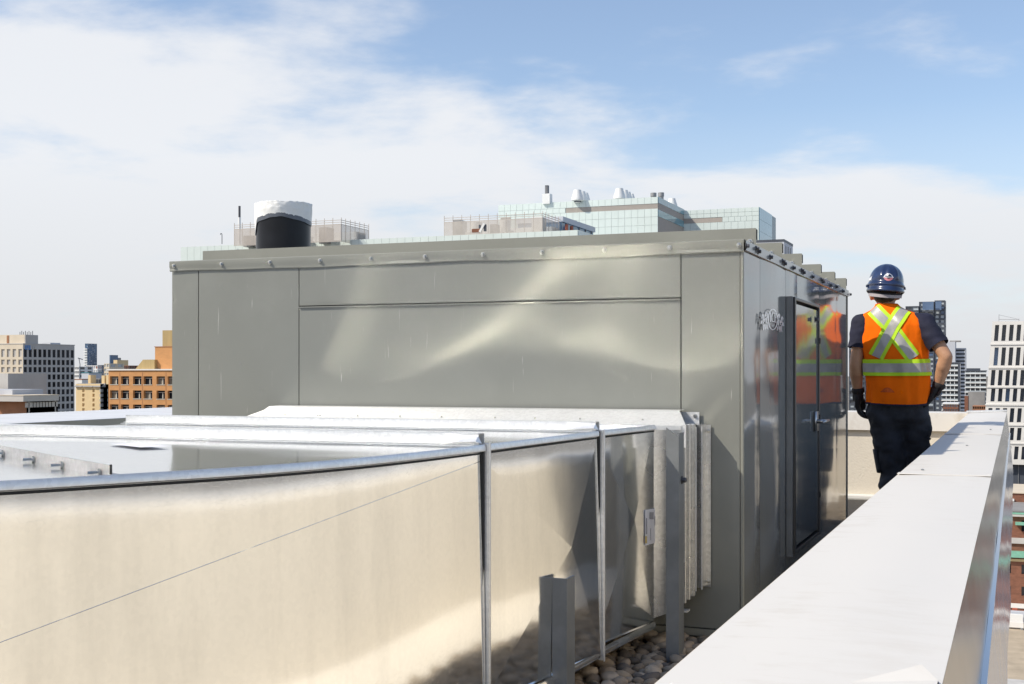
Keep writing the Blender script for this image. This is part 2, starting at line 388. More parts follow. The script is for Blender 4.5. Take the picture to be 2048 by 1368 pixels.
# end parapet across the far side of the roof
pe = thing('parapet', 'white capped beige stucco parapet across the far end behind the worker', 'parapet', (-4, YF + .2, 0))
MB().box(-7.9, -.402, YF, YF + .38, -.25, CZ - .03).build('wall', M['stucco'], pe)
xs = [-7.9, -5.2, -2.6, XI - .004]
for i in range(3):
    MB().box(xs[i] + .002, xs[i + 1] - .002, YF - .035, YF + .36, CZ - .016, CZ).build('coping', M['white_coping'], pe, bevel=.004)
    MB().box(xs[i] + .002, xs[i + 1] - .002, YF - .04, YF - .034, CZ - .155, CZ - .001).build('fascia', M['white_coping'], pe)
MB().box(XI + .002, XO, YF + .026, YF + .36, CZ - .016, CZ + .001).build('coping', M['white_coping'], pe)
# raised standing joint where both copings meet
MB().bar((XI - .02, YF - .03, CZ + .012), (XO + .002, YF + .02, CZ + .022), .035, .016).build('corner_cap', M['galv_trim'], pe, bevel=.003)
MB().box(-7.8, -.42, YF - .06, YF, 0, .05).build('cant_strip', M['membrane'], pe, bevel=.015)

# wide capped parapet on the other side of the roof
pl = thing('parapet', 'low wide parapet with pale grey cap behind the duct, towards the brick buildings', 'parapet', (-6.9, 3, 0))
MB().box(-7.62, -6.32, -6, YF - .05, -.25, CZ - .03).build('wall', M['grey_wall'], pl)
yl = [-6, -2.2, 3.35, 6.4, 9.2, YF - .06]
M['cap_grey'] = pm('pale_grey_cap', (.66, .67, .70), .22, 0, .05, 1.4, .08, 2)
for i in range(5):
    MB().box(-7.7, -6.23, yl[i] + .004, yl[i + 1] - .004, CZ - .02, CZ).build('coping', M['cap_grey'], pl, bevel=.004)
    MB().box(-6.236, -6.228, yl[i] + .004, yl[i + 1] - .004, CZ - .17, CZ - .002).build('fascia', M['unit_trim'], pl)
MB().box(-6.227, -6.215, 3.33, 3.37, CZ - .18, CZ + .004).build('joint_cover', M['unit_trim'], pl)

# ------------------------------------------------------------------ rooftop air handling unit
UX0, UX1, UY0, UY1, UZ0, UZ1 = -3.69, -.995, 4.98, 8.26, .085, 1.605
un = thing('rooftop_unit', 'large grey sheet metal rooftop air unit with bolted seams and polished side', 'rooftop unit', ((UX0 + UX1) / 2, (UY0 + UY1) / 2, 0))
MB().box(UX0 + .03, UX1 - .03, UY0 + .03, UY1 - .03, UZ0, UZ1 - .01).build('core', M['dark_gap'], un)
MB().box(UX0 + .05, UX1 - .05, UY0 + .05, UY1 - .05, 0.0, UZ0).build('base_curb', M['unit_trim'], un)
def zf(py, px): return zat(py, dep(Xat(px, UY0), UY0))
def front_panel(px0, px1, z0, z1, bulge=.004):
    x0 = UX0 if px0 < 346 else Xat(px0, UY0); x1 = UX1 - .012 if px1 > 1480 else Xat(px1, UY0); g = .0022
    def fn(u, v):
        x = x0 + g + (x1 - x0 - 2 * g) * u; z = z0 + g + (z1 - z0 - 2 * g) * v
        e = min(1, 8 * min(u, 1 - u, v, 1 - v))
        return (x, UY0 - bulge * e * (noise.noise((x * 1.7, z * 1.9, 3)) * .9 + .3), z)
    m_ = MB().grid(fn, 28, 20)
    o = m_.build('front_panel', M['unit'], un, smooth=True)
    e = MB()
    e.box(x0 + g, x1 - g, UY0 + .0005, UY0 + .028, z0 + g, z0 + g + .001); e.box(x0 + g, x1 - g, UY0 + .0005, UY0 + .028, z1 - g - .001, z1 - g)
    e.box(x0 + g, x0 + g + .001, UY0 + .0005, UY0 + .028, z0 + g, z1 - g); e.box(x1 - g - .001, x1 - g, UY0 + .0005, UY0 + .028, z0 + g, z1 - g)
    e.build('panel_return', M['unit_trim'], o)
zs_ = zf(604, 980)
ZT = UZ1 - .024
MB().box(Xat(598, UY0) + .003, Xat(1362, UY0) - .003, UY0 - .009, UY0 + .01, zs_ - .0075, zs_ - .0032).build('seam_lip', M['unit'], un)
front_panel(345, 397, UZ0, ZT, .002); front_panel(397, 598, UZ0, ZT, .006)
front_panel(598, 1362, zs_, ZT, .005); front_panel(598, 1362, UZ0, zs_, .006)
front_panel(1362, 1487, UZ0, ZT, .003)
# corner post between the front and the polished side
MB().box(UX1 - .012, UX1 + .001, UY0 - .002, UY0 + .014, UZ0, ZT).build('corner_post', M['unit_trim'], un, bevel=.003)
MB().box(UX0 - .002, UX0 + .02, UY0 + .002, UY1, UZ0, ZT).build('side_panel', M['unit'], un)
MB().box(UX0, UX1, UY1 - .02, UY1 - .001, UZ0, ZT).build('rear_panel', M['unit'], un)
# base angle and its bolts
MB().box(UX0 + .0, UX1, UY0 - .006, UY0 + .03, UZ0 - .03, UZ0 - .002).build('base_rail', M['unit_trim'], un)
bolt_me = MB().lathe((0, 0, 0), [(.0095, 0), (.0095, .002), (.0062, .0022), (.0062, .008), (.004, .0095)], 6).mesh('bolt', M['bolt'])
bolt_dk = MB().lathe((0, 0, 0), [(.012, 0), (.012, .002), (.0075, .0022), (.0075, .010), (.005, .012)], 6).mesh('bolt', M['bolt_dark'])
def bolt(par, p, nrm, me=bolt_me, s=1.0):
    o = link(me, 'bolt', par)
    q = Vector(nrm).to_track_quat('Z', 'Y'); o.rotation_mode = 'QUATERNION'; o.rotation_quaternion = q
    o.location = p; o.scale = (s, s, s); return o
# front flashing: angle that laps over the panel tops, slightly wavy lower edge
def flash(u, v):
    x = UX0 - .006 + (UX1 - UX0 + .010) * u
    prof = [(UY0 - .0035, ZT - .010), (UY0 - .010, ZT - .006), (UY0 - .0105, ZT + .006), (UY0 - .014, ZT + .014), (UY0 - .014, UZ1 + .014), (UY0 - .011, UZ1 + .017), (UY0 + .045, UZ1 + .018)]
    y, z = prof[round(v * 6)]
    if v < .2: z += .0022 * math.sin(u * 13 + 1) + .0012 * math.sin(u * 37); y -= .003 * max(0, math.sin(u * 13 + 2))
    return (x, y, z)
ff = MB().grid(flash, 120, 6).build('front_flashing', M['unit_trim'], un, ang=35)
for px in (348, 443, 540, 640, 742, 850, 966, 1084, 1209, 1339, 1478):
    x = Xat(px, UY0 - .014)
    bolt(ff, (x, UY0 - .0142, ZT + .018), (0, -1, 0), bolt_me, 1.15)
# side flashing with dark bolts
def sflash(u, v):
    y = UY0 - .010 + (UY1 - UY0 + .012) * u
    prof = [(UX1 + .004, ZT - .004), (UX1 + .012, ZT - .002), (UX1 + .012, UZ1 + .012), (UX1 - .03, UZ1 + .016)]
    x, z = prof[round(v * 3)]; return (x, y, z)
M['side_trim'] = paint_scuffed('side_flashing_paint', (.24, .25, .25), .16, .1, .5)
sf = MB().grid(sflash, 60, 3).build('side_flashing', M['side_trim'], un, ang=35)
rib_y = [5.18, 5.80, 6.37, 7.03, 7.59, 8.13]
yb = UY0 + .05
for i, px in enumerate((1492, 1512, 1516, 1540, 1565, 1568, 1586, 1603, 1606, 1624, 1642, 1645, 1660, 1672, 1685, 1699)):
    y = Yat(px, UX1 + .012)
    bolt(sf, (UX1 + .0125, y, ZT + .014 + .008 * (i % 3 == 1)), (1, 0, 0), bolt_dk, 1.1)
rf = MB().box(UX0 + .01, UX1 - .005, UY0 + .02, UY1 - .003, UZ1 - .012, UZ1 + .010).build('roof_deck', M['unit_trim'], un)
for k, y in enumerate(rib_y):
    x0 = UX0 + .03; x1 = UX1 + .012
    rb = MB().box(x0, x1, y - .0015, y + .0015, UZ1 + .008, UZ1 + .082).box(x0, x1 - .003, y + .0025, y + .022, UZ1 + .078, UZ1 + .083).box(x0, x1 - .003, y + .019, y + .022, UZ1 + .05, UZ1 + .078)
    rb = rb.build('roof_seam', M['unit_trim'], un)
    MB().box(x1 - .0005, x1 + .0015, y + .003, y + .021, UZ1 + .035, UZ1 + .0775).build('seam_end', M['dark_gap'], rb)
    if k == 0:
        for px in (413, 503, 595, 692, 792, 897, 1009, 1122, 1243, 1367, 1500):
            bolt(rb, (Xat(px, y), y - .002, UZ1 + .027), (0, -1, 0), bolt_me, .9 if px != 1500 else 1.3)
    else:
        bolt(rb, (x1 - .05, y - .002, UZ1 + .036), (0, -1, 0), bolt_me, 1.2)
        for q in range(1, 6): bolt(rb, (x1 - .05 - .45 * q, y - .002, UZ1 + .036), (0, -1, 0), bolt_me, 1.0)
# polished side panels, each bowed a little so that the reflections break at the seams
seams = [UY0 + .014, Yat(1520, UX1), Yat(1571, UX1), Yat(1594, UX1), Yat(1638, UX1), Yat(1672, UX1), UY1 - .002]
bows = [(.004, .0), (.010, .0), (.003, .001), (.0035, 0), (.0025, 0), (.0015, 0)]
for i in range(6):
    a, b = seams[i] + .002, seams[i + 1] - .002; bw, tl = bows[i]
    def fn(u, v, a=a, b=b, bw=bw, tl=tl, i=i):
        y = a + (b - a) * u; z = UZ0 + .002 + (ZT - UZ0 - .004) * v
        w = math.sin(math.pi * u) * bw * (.55 + .45 * math.sin(v * 5 + i)) + tl * u
        w += .0016 * noise.noise((y * 2.2, z * 2.6, i * 5.0)) * math.sin(math.pi * min(1, v * 1.02)) * min(1, 6 * min(u, 1 - u))
        return (UX1 + w, y, z)
    MB().grid(fn, 26, 40).build('side_panel', M['unit_side'], un, smooth=True)
    MB().box(UX1 - .02, UX1 - .002, b, b + .004, UZ0, ZT).build('seam_gap', M['dark_gap'], un)
MB().box(UX1 - .02, UX1 + .006, UY1 - .003, UY1 + .003, UZ0, ZT).build('corner_post', M['unit_trim'], un, bevel=.002)
# service door
DY0, DY1, DZ0, DZ1 = Yat(1595, UX1 + .05), Yat(1644, UX1 + .05), .255, 1.452
dr = MB().box(UX1 + .012, UX1 + .032, DY0 + .03, DY1 - .03, DZ0 + .03, DZ1 - .03).build('door', M['unit_side'], un)
fr = MB(); x0, x1 = UX1 + .002, UX1 + .052
fr.box(x0, x1 - .012, DY0, DY0 + .03, DZ0, DZ1); fr.box(x0, x1 - .012, DY1 - .03, DY1, DZ0, DZ1)
fr.box(x0, x1 - .012, DY0 + .0302, DY1 - .0302, DZ0, DZ0 + .016); fr.box(x0, x1 - .012, DY0 + .0302, DY1 - .0302, DZ1 - .016, DZ1)
fr.build('door_frame', M['door_black'], dr, bevel=.003)
MB().box(UX1 + .002, UX1 + .030, DY0 - .02, DY0 - .001, DZ0 - .01, DZ1 + .002).build('hinge_strip', M['post'], dr)
for z in (.45, .85, 1.25): MB().box(x1 - .0122, x1 - .006, DY1 - .025, DY1 - .005, z, z + .03).build('hinge', M['door_black'], dr)
hd = MB().box(UX1 + .040, UX1 + .046, 6.60, 6.70, .80, .90).tube([(UX1 + .045, 6.65, .85), (UX1 + .085, 6.65, .85)], .011, 10)
hd.tube([(UX1 + .082, 6.60, .846), (UX1 + .084, 6.66, .85), (UX1 + .088, 6.78, .852)], [.005, .009, .006], 8)
hd.build('door_handle', M['chrome'], dr, smooth=True)
bolt(dr, (UX1 + .041, 6.60, 1.37), (1, 0, 0), bolt_dk, 1.5)
# white decal: oval ring with lettering and scroll-like flanking marks
def text_mesh(body, size):
    cu = bpy.data.curves.new('txt', 'FONT'); cu.body = body; cu.size = size; cu.align_x = 'CENTER'; cu.align_y = 'CENTER'; cu.resolution_u = 3
    ob = bpy.data.objects.new('txt', cu); C.objects.link(ob)
    dg = bpy.context.evaluated_depsgraph_get(); me = bpy.data.meshes.new_from_object(ob.evaluated_get(dg))
    bpy.data.objects.remove(ob); return me
def stroke(pts, w):
    m_ = MB(); P = [Vector(p) for p in pts]; pv = []
    for i, p in enumerate(P):
        d = (P[min(i + 1, len(P) - 1)] - P[max(i - 1, 0)]).normalized(); n_ = Vector((-d.y, d.x)) * w / 2
        pv.append((p + n_, p - n_))
    for i in range(len(pv) - 1):
        m_.quad((*pv[i][0], 0), (*pv[i][1], 0), (*pv[i + 1][1], 0), (*pv[i + 1][0], 0))
    return m_
def on_side(px, py):
    y = Yat(px, UX1 + .013); return y, zat(py, dep(UX1, y))
lg = None
def side_mark(name, pts_px, wpx):
    """a brush mark laid on the polished side, thickness given in photograph pixels"""
    m_ = MB(); P = [Vector(p) for p in pts_px]
    for i in range(len(P) - 1):
        d = (P[i + 1] - P[i]).normalized(); n_ = Vector((-d.y, d.x)) * wpx / 2
        q = [P[i] + n_, P[i] - n_, P[i + 1] - n_, P[i + 1] + n_]
        m_.quad(*[(UX1 + .0128, *on_side(*k)) for k in q])
    return m_
ring = [(1546 + 9.0 * math.cos(a), 639 + 20.5 * math.sin(a)) for a in [2 * math.pi * i / 28 for i in range(29)]]
lg = side_mark('decal', ring, 1.7).build('decal', M['decal'], un)
side_mark('d', [(1541.2, 625), (1541.2, 644)], 1.6).build('lettering', M['decal'], lg)
side_mark('d', [(1548.2, 627), (1546.5, 625), (1544.6, 627), (1544, 635), (1544.6, 642), (1546.5, 644.5), (1548.2, 642)], 1.5).build('lettering', M['decal'], lg)
e_ = side_mark('d', [(1550, 624.5), (1550, 645)], 1.5)
for yy in (625.3, 634.5, 644.2):
    k = side_mark('d', [(1550, yy), (1552.8, yy)], 1.7); b = len(e_.v); e_.v += k.v; e_.f += [tuple(b + q for q in f) for f in k.f]
e_.build('lettering', M['decal'], lg)
for yy, w in ((648.5, 3.2), (651.5, 3.0), (654, 2.2)):
    side_mark('d', [(1546 - w, yy), (1546 - w * .3, yy - .5), (1546 + w, yy)], .9).build('lettering', M['decal'], lg)
def arch(cx, cy, h, w=3.0): return [(cx - w, cy + h * .5), (cx - w * .7, cy - h * .1), (cx - w * .1, cy - h * .5), (cx + w * .6, cy - h * .25), (cx + w * .5, cy + h * .1), (cx + w, cy + h * .45)]
for (cx, cy, h, w) in ((1526, 634, 14, 2.2), (1525, 643, 10, 2.4), (1533, 630, 13, 2.6), (1532, 641, 15, 2.6), (1529, 652, 17, 1.8), (1534, 654, 13, 2.2),
                       (1558, 634, 14, 2.4), (1559, 645, 17, 2.6), (1564.5, 639, 13, 2.2), (1566, 647, 11, 1.8), (1557, 656, 10, 2.4), (1562, 657, 15, 2.0)):
    side_mark('d', arch(cx, cy, h, w), 1.8).build('scroll_mark', M['decal'], lg)

# ------------------------------------------------------------------ black exhaust stack wrapped in plastic
sx, sy_ = at(567, 6.46); sr = .137
sk = thing('exhaust_stack', 'round black exhaust stack with white plastic tied over its top', 'stack', (sx, sy_, UZ1))
def skin_(u, v):
    a = 2 * math.pi * u; r = sr * (1 + .006 * noise.noise((math.cos(a) * 2, math.sin(a) * 2, v * 3)))
    return (sx + r * math.cos(a), sy_ + r * math.sin(a), UZ1 + .01 + .33 * v)
MB().grid(skin_, 48, 10, True).build('pipe', M['black_metal'], sk, smooth=True)
MB().lathe((sx, sy_, UZ1 + .01), [(sr + .03, 0), (sr + .03, .012), (sr + .002, .016)], 40).build('base_flange', M['black_metal'], sk)
def wrap_low(c_, s_):
    rel = c_ * ct + s_ * st; fr = c_ * st - s_ * ct          # across the view / towards the lens
    low = .272 - .030 * rel * rel + .006 * noise.noise((c_ * 3, s_ * 3, 9))
    return low - .05 * max(0, min(1, (-rel - .86) / .08))
def wrap(u, v):
    a = 2 * math.pi * u; c_, s_ = math.cos(a), math.sin(a)
    # local angle seen from the lens: 0 = towards it
    tw = math.atan2(-s_ * ct + c_ * st * 0, c_) if False else a
    fold = noise.noise((c_ * 3.2, s_ * 3.2, v * 2.0)); fold2 = noise.noise((c_ * 9, s_ * 9, v * 6 + 4))
    low = wrap_low(c_, s_)
    top = .338 + .004 * fold
    if v < .84:
        t = v / .84; z = low + (top - low) * t
        pleat = abs(noise.noise((c_ * 14, s_ * 14, t * 1.2 + 3)))
        r = sr + .004 + .009 * pleat * t + .003 * (1 - abs(2 * t - 1)) * (.5 + fold) + .004 * fold2 * t * t
        z += .002 * fold2
    else:
        t = (v - .84) / .16; z = top + .003 * fold2 * (1 - t) - .006 * t; r = (sr + .008) * max(0, 1 - t) ** .8
    return (sx + r * c_, sy_ + r * s_, UZ1 + .01 + z)
MB().grid(wrap, 96, 30, True).build('plastic_wrap', M['plastic_white'], sk, smooth=True)
def tape(u, v):
    a = 2 * math.pi * u; c_, s_ = math.cos(a), math.sin(a)
    low = wrap_low(c_, s_)
    return (sx + (sr + .0045) * c_, sy_ + (sr + .0045) * s_, UZ1 + .01 + low + .008 - .022 * v)
M['tape'] = pm('grey_tape', (.12, .13, .15), .3, .3, .2, 30)
MB().grid(tape, 64, 1, True).build('tape', M['tape'], sk, smooth=True)

# ------------------------------------------------------------------ galvanised duct
TZ, BZ = .894, .135
CB0 = .20
RT = [(-3.02, -.30), (-2.30, .90), (-1.92, 1.53), (-1.738, 1.832), (-1.641, 2.026), (-1.513, 2.311), (-1.437, 2.594), (-1.395, 2.90), (-1.371, 3.244)]
J1, J2, JE = 3.244, 4.16, 4.74
XJ1, XJ2, XJE = -1.371, -1.328, -1.284
JS = 4.71
LFT = -3.29
du = thing('duct', 'wide galvanised steel duct with raised flange joints running into the grey unit', 'duct', (-2.3, 2.5, BZ))
def along(pts, s):
    seg = [math.dist(pts[i], pts[i + 1]) for i in range(len(pts) - 1)]; tot = sum(seg); s *= tot
    for i, l in enumerate(seg):
        if s <= l or i == len(seg) - 1:
            t = s / l; return (pts[i][0] + (pts[i + 1][0] - pts[i][0]) * t, pts[i][1] + (pts[i + 1][1] - pts[i][1]) * t)
        s -= l
def smooth_poly(pts, n):
    """Catmull-Rom through the points"""
    P = [pts[0]] + list(pts) + [pts[-1]]; outp = []
    for i in range(1, len(P) - 2):
        for k in range(n):
            t = k / n; p0, p1, p2, p3 = [Vector(q) for q in P[i - 1:i + 3]]
            outp.append(tuple(.5 * ((2 * p1) + (-p0 + p2) * t + (2 * p0 - 5 * p1 + 4 * p2 - p3) * t * t + (-p0 + 3 * p1 - 3 * p2 + p3) * t ** 3)))
    outp.append(tuple(pts[-1])); return outp
RS = smooth_poly(RT, 6)
def pyr(u, v, ua=.5, va=.5):
    """cross-broken sheet: a four-sided very low pyramid with creases along the diagonals"""
    du_ = u / ua if u < ua else (1 - u) / (1 - ua); dv_ = v / va if v < va else (1 - v) / (1 - va)
    return max(0, min(du_, dv_))
def side_grid(path_fn, h, ua, va, nu, nv, name, z0=BZ, z1=TZ, wob=.002, sd=0):
    def fn(u, v):
        x, y = path_fn(u); x2, y2 = path_fn(min(1, u + .01)); x1, y1 = path_fn(max(0, u - .01))
        d = Vector((x2 - x1, y2 - y1)).normalized(); nx, ny = d.y, -d.x
        o_ = h * pyr(u, v, ua, va) + wob * noise.noise((u * 3 + sd, v * 2.4, sd)) * min(1, 8 * min(u, 1 - u, v, 1 - v))
        return (x + nx * o_, y + ny * o_, z0 + (z1 - z0) * v)
    return MB().grid(fn, nu, nv).build(name, M['galv'], du, smooth=False, ang=12)
# near piece: a gentle bend; the crease runs from the top corner at the joint down to the lower end
def crease_z(x, y):
    px_, _, d_ = proj(x, y, .7); return max(BZ + .08, min(TZ - .012, zat(1285 - px_ / 960 * 362, d_)))
nb = MB()
def near_sheet(u, v, upper):
    x, y = along(RS, u); x2, y2 = along(RS, min(1, u + .01)); x1, y1 = along(RS, max(0, u - .01))
    d = Vector((x2 - x1, y2 - y1)).normalized(); zc2 = crease_z(x, y)
    z = zc2 + (TZ - zc2) * v if upper else BZ + (zc2 - BZ) * v
    o_ = -.016 * (z - zc2) if upper else .013 * (zc2 - z)
    o_ += .0009 * noise.noise((u * 5, z * 3, 4)); return (x + d.y * o_, y - d.x * o_, z)
nb.grid(lambda u, v: near_sheet(u, v, False), 96, 14); nb.grid(lambda u, v: near_sheet(u, v, True), 96, 10)
nb.build('side_panel', M['galv'], du, smooth=True)
MB().tube([tuple(Vector(near_sheet(u / 60, 1, False)) + Vector((-.0003, 0, 0))) for u in range(22, 61)], .0009, 6).build('crease', M['galv'], du, smooth=True)
def facet_panel(TL, TR, BR, BL, ap, n=14, sd=0):
    """cross-broken sheet: four flat facets meeting in a point, crisp along the creases"""
    m_ = MB(); TL, TR, BR, BL, ap = map(Vector, (TL, TR, BR, BL, ap))
    for A_, B_ in ((TL, TR), (TR, BR), (BR, BL), (BL, TL)):
        base = len(m_.v); idx = {}
        for i in range(n + 1):
            for j in range(n + 1 - i):
                p = ap + (A_ - ap) * (i / n) + (B_ - ap) * (j / n); e = min(1, 4 * min(i, j, n - i - j) / n)
                p.x += .0016 * noise.noise((p.y * 4 + sd, p.z * 4, sd)) * e; idx[(i, j)] = len(m_.v); m_.v.append(tuple(p))
        for i in range(n):
            for j in range(n - i):
                m_.f.append((idx[(i, j)], idx[(i, j + 1)], idx[(i + 1, j)]))
                if i + j < n - 1: m_.f.append((idx[(i + 1, j)], idx[(i, j + 1)], idx[(i + 1, j + 1)]))
    return m_.build('side_panel', M['galv'], du, smooth=True, fix=False)
def fx(y): return XJ1 + (XJ2 - XJ1) * (y - J1) / (J2 - J1)
facet_panel((XJ1 - .040, J1, TZ), (XJ2, J2, TZ), (XJ2 + .012, J2, BZ), (XJ1 - .028, J1, BZ), (fx(3.90) + .004, 3.90, .535), sd=2)
facet_panel((XJ2 - .022, J2, TZ), (XJE, JS, TZ), (XJE, JS, BZ), (XJ2 - .022, J2, BZ), (XJ2 + (XJE - XJ2) * .62 + .002, J2 + (JS - J2) * .62, .56), sd=3)
MB().quad((XJE, JS, BZ + .03), (-1.187, 4.741, CB0), (-1.187, 4.741, TZ - .002), (XJE, JS, TZ - .002)).build('flare', M['galv_mid'], du)
MB().bar((XJE, JS, TZ - .004), (-1.187, 4.741, TZ - .004), .012, .016).build('edge_seam', M['galv_trim'], du)
# other sides
LP = [(-4.66, .68), (-3.30, 2.98), (LFT, 3.244)]
LS = smooth_poly(LP, 6)
for a, b in (((-4.66, .68), (-3.295, 3.1)), ((-3.295, 3.1), (LFT, J1)), ((LFT, J1), (LFT, J2)), ((LFT, J2), (-3.14, JE))):
    MB().quad((*a, BZ), (*b, BZ), (*b, TZ), (*a, TZ)).build('side_panel', M['galv'], du)
MB().quad((-3.02, -.30, BZ), (-4.66, .68, BZ), (-4.66, .68, TZ), (-3.02, -.30, TZ)).build('end_panel', M['galv'], du)
# top sheets, cross-broken and a little wavy
def top_piece(ra, rb, la, lb, h, sd, nu=40, nv=36, path=None, wv=.0022, mat=None, sun_throw=False):
    def fn(u, v):
        r = path(v) if path else (ra[0] + (rb[0] - ra[0]) * v, ra[1] + (rb[1] - ra[1]) * v)
        l = (la[0] + (lb[0] - la[0]) * v, la[1] + (lb[1] - la[1]) * v)
        x = r[0] + (l[0] - r[0]) * u; y = r[1] + (l[1] - r[1]) * u
        z = TZ + h * pyr(u, v) + wv * noise.noise((x * 1.9, y * 2.2, sd)) * min(1, 8 * min(u, 1 - u, v, 1 - v))
        if sun_throw: z += -.046 * v - .0125 * math.cos(2 * math.pi * (x + 2.30) / 1.45) * math.sin(math.pi * min(1, v * .8 + .2)) - .002       # waves and tilt shaped to throw a light pattern on the unit front
        return (x, y, z)
    MB().grid(fn, nu, nv).build('top_panel', mat or M['galv_top'], du, ang=12)
    MB().quad((*ra, BZ), (*rb, BZ), (*lb, BZ), (*la, BZ)).build('bottom_panel', M['galv'], du)
R0 = (-1.641, 2.026); L0 = (-3.28, 3.075)
k0 = min(range(len(RS)), key=lambda i: math.dist(RS[i], R0))
top_piece(RS[0], RS[k0], (-4.66, .68), L0, .010, 1, path=lambda v: along(RS[:k0 + 1], v))
top_piece(RS[k0], (XJ1, J1), L0, (LFT, J1), .012, 2, path=lambda v: along(RS[k0:], v))
top_piece((XJ1, J1), (XJ2, J2), (LFT, J1), (LFT, J2), .012, 3)
top_piece((XJ2, J2), (XJE, JE), (LFT, J2), (-3.14, JE), 0.0, 4, wv=.017, mat=M['galv_duct_end'], sun_throw=True)
# rolled seam lips along the top and bottom edges
def lip(pts, z, name, out_=.009, h=.015, mat=None):
    m_ = MB(); prof = [(-.004, h * .55), (out_ * .6, h * .62), (out_, h * .2), (out_, -h * .55), (out_ * .3, -h * .75), (-.004, -h * .75)]
    rows = []
    for i, p in enumerate(pts):
        d = (Vector(pts[min(i + 1, len(pts) - 1)]) - Vector(pts[max(i - 1, 0)])).normalized(); n_ = (d.y, -d.x)
        rows.append([(p[0] + n_[0] * o_, p[1] + n_[1] * o_, z + zz) for o_, zz in prof])
    b = 0
    for i in range(len(rows)): m_.v += rows[i]
    k = len(prof)
    for i in range(len(rows) - 1):
        for j in range(k - 1): m_.f.append((i * k + j, (i + 1) * k + j, (i + 1) * k + j + 1, i * k + j + 1))
    return m_.build(name, mat or M['galv_trim'], du, ang=50)
def strt(a, b, n=12): return [(a[0] + (b[0] - a[0]) * i / n, a[1] + (b[1] - a[1]) * i / n) for i in range(n + 1)]
lip(RS, TZ - .002, 'edge_seam'); lip(strt((XJ1, J1 + .022), (XJ2, J2 - .022)), TZ - .002, 'edge_seam'); lip(strt((XJ2, J2 + .022), (XJE, JS)), TZ - .002, 'edge_seam')
lip(RS, BZ + .004, 'edge_seam', .009, .020, M['galv']); lip(strt((XJ1, J1 + .022), (XJ2, J2 - .022)), BZ + .004, 'edge_seam', .009, .020, M['galv']); lip(strt((XJ2, J2 + .022), (XJE, JS)), BZ + .004, 'edge_seam', .009, .020, M['galv'])
M['groove'] = M['dark_gap']
for pts in (RS, strt((XJ1, J1 + .022), (XJ2, J2 - .022)), strt((XJ2, J2 + .022), (XJE, JS))):
    lip(pts, TZ - .0172, 'seam_groove', .0025, .004).data.materials[0] = M['dark_gap']
# flange joints: twin upstanding legs with a cleat over them, across the top and down the side
def joint(Y, xr, xl, hz_=.036, side=.016, hasrib=True):
    f = MB()
    f.box(xl, xr - .004, Y - .020, Y - .0185, TZ - .002, TZ + hz_); f.box(xl, xr - .004, Y + .0185, Y + .020, TZ - .002, TZ + hz_)
    f.box(xl, xr - .006, Y - .0215, Y + .0215, TZ + hz_, TZ + hz_ + .002)
    f.box(xl, xr - .01, Y - .034, Y - .0203, TZ + .0085, TZ + .0105)
    f.box(xl, xr - .01, Y - .052, Y - .0345, TZ + .0045, TZ + .0062)
    f.build('flange_joint', M['galv_trim'], du)
    g = MB()
    g.box(xr - .003, xr + side, Y + .004, Y + .0125, BZ - .02, TZ + .010)
    g.box(xr + side, xr + side + .003, Y + .002, Y + .0145, BZ - .024, TZ + .012)
    g.build('flange_joint', M['galv_trim'], du, bevel=.002)
    MB().box(xr - .003, xr + side * .25, Y - .011, Y + .0035, BZ - .012, TZ + .004).build('joint_gasket', M['dark_gap'], du)
joint(J1, XJ1, LFT - .2); joint(J2, XJ2, LFT)
for k in range(2):
    Y, xr = ((J1, XJ1), (J2, XJ2))[k]
    cc = MB(); cc.v = [(xr - .10, Y - .045, TZ + .012), (xr - .006, Y - .04, TZ + .016), (xr + .004, Y - .020, TZ + .010), (xr - .10, Y - .026, TZ + .036), (xr - .004, Y - .024, TZ + .030)]
    cc.f = [(0, 1, 4, 3), (1, 2, 4)]
    o = cc.build('corner_clip', M['galv_trim'], du, fix=True); o.modifiers.new('s', 'SOLIDIFY').thickness = .002
# angle across the bend with self-drilling screws
a0, a1 = Vector((-1.648, 2.03, TZ)), Vector((-3.28, 3.075, TZ))
M['galv_old'] = galv('dull_galvanised', .42, .35, .5, .05, 3, .05, .25, .5)
an = MB().bar(a0 + Vector((0, 0, .011)), a1 + Vector((0, 0, .011)), .0022, .026).bar(a0, a1, .03, .002, o=(.016, .002)).build('stiffener_angle', M['galv_old'], du)
MB().bar(a0 + Vector((0, 0, .011)), a0 + (a1 - a0).normalized() * .004 + Vector((0, 0, .011)), .004, .029).build('angle_end', M['dark_gap'], an)
dn = (a1 - a0).normalized(); pn = Vector((dn.y, -dn.x, 0)); pn = pn if pn.y < 0 else -pn
for s in (.06, .31, .53, .80, 1.15):
    p = a0 + dn * s + Vector((0, 0, .007))
    MB().tube([p, p + pn * .028], .0028, 8).tube([p + pn * .003, p + pn * .008], .0075, 8).build('screw', M['bolt'], an)
# drawn line of the cleat: sealant label on the top sheet
MB().quad((-2.28, 2.80, TZ + .013), (-2.10, 2.70, TZ + .013), (-2.06, 2.77, TZ + .013), (-2.24, 2.87, TZ + .013)).build('top_label', M['paper'], du)
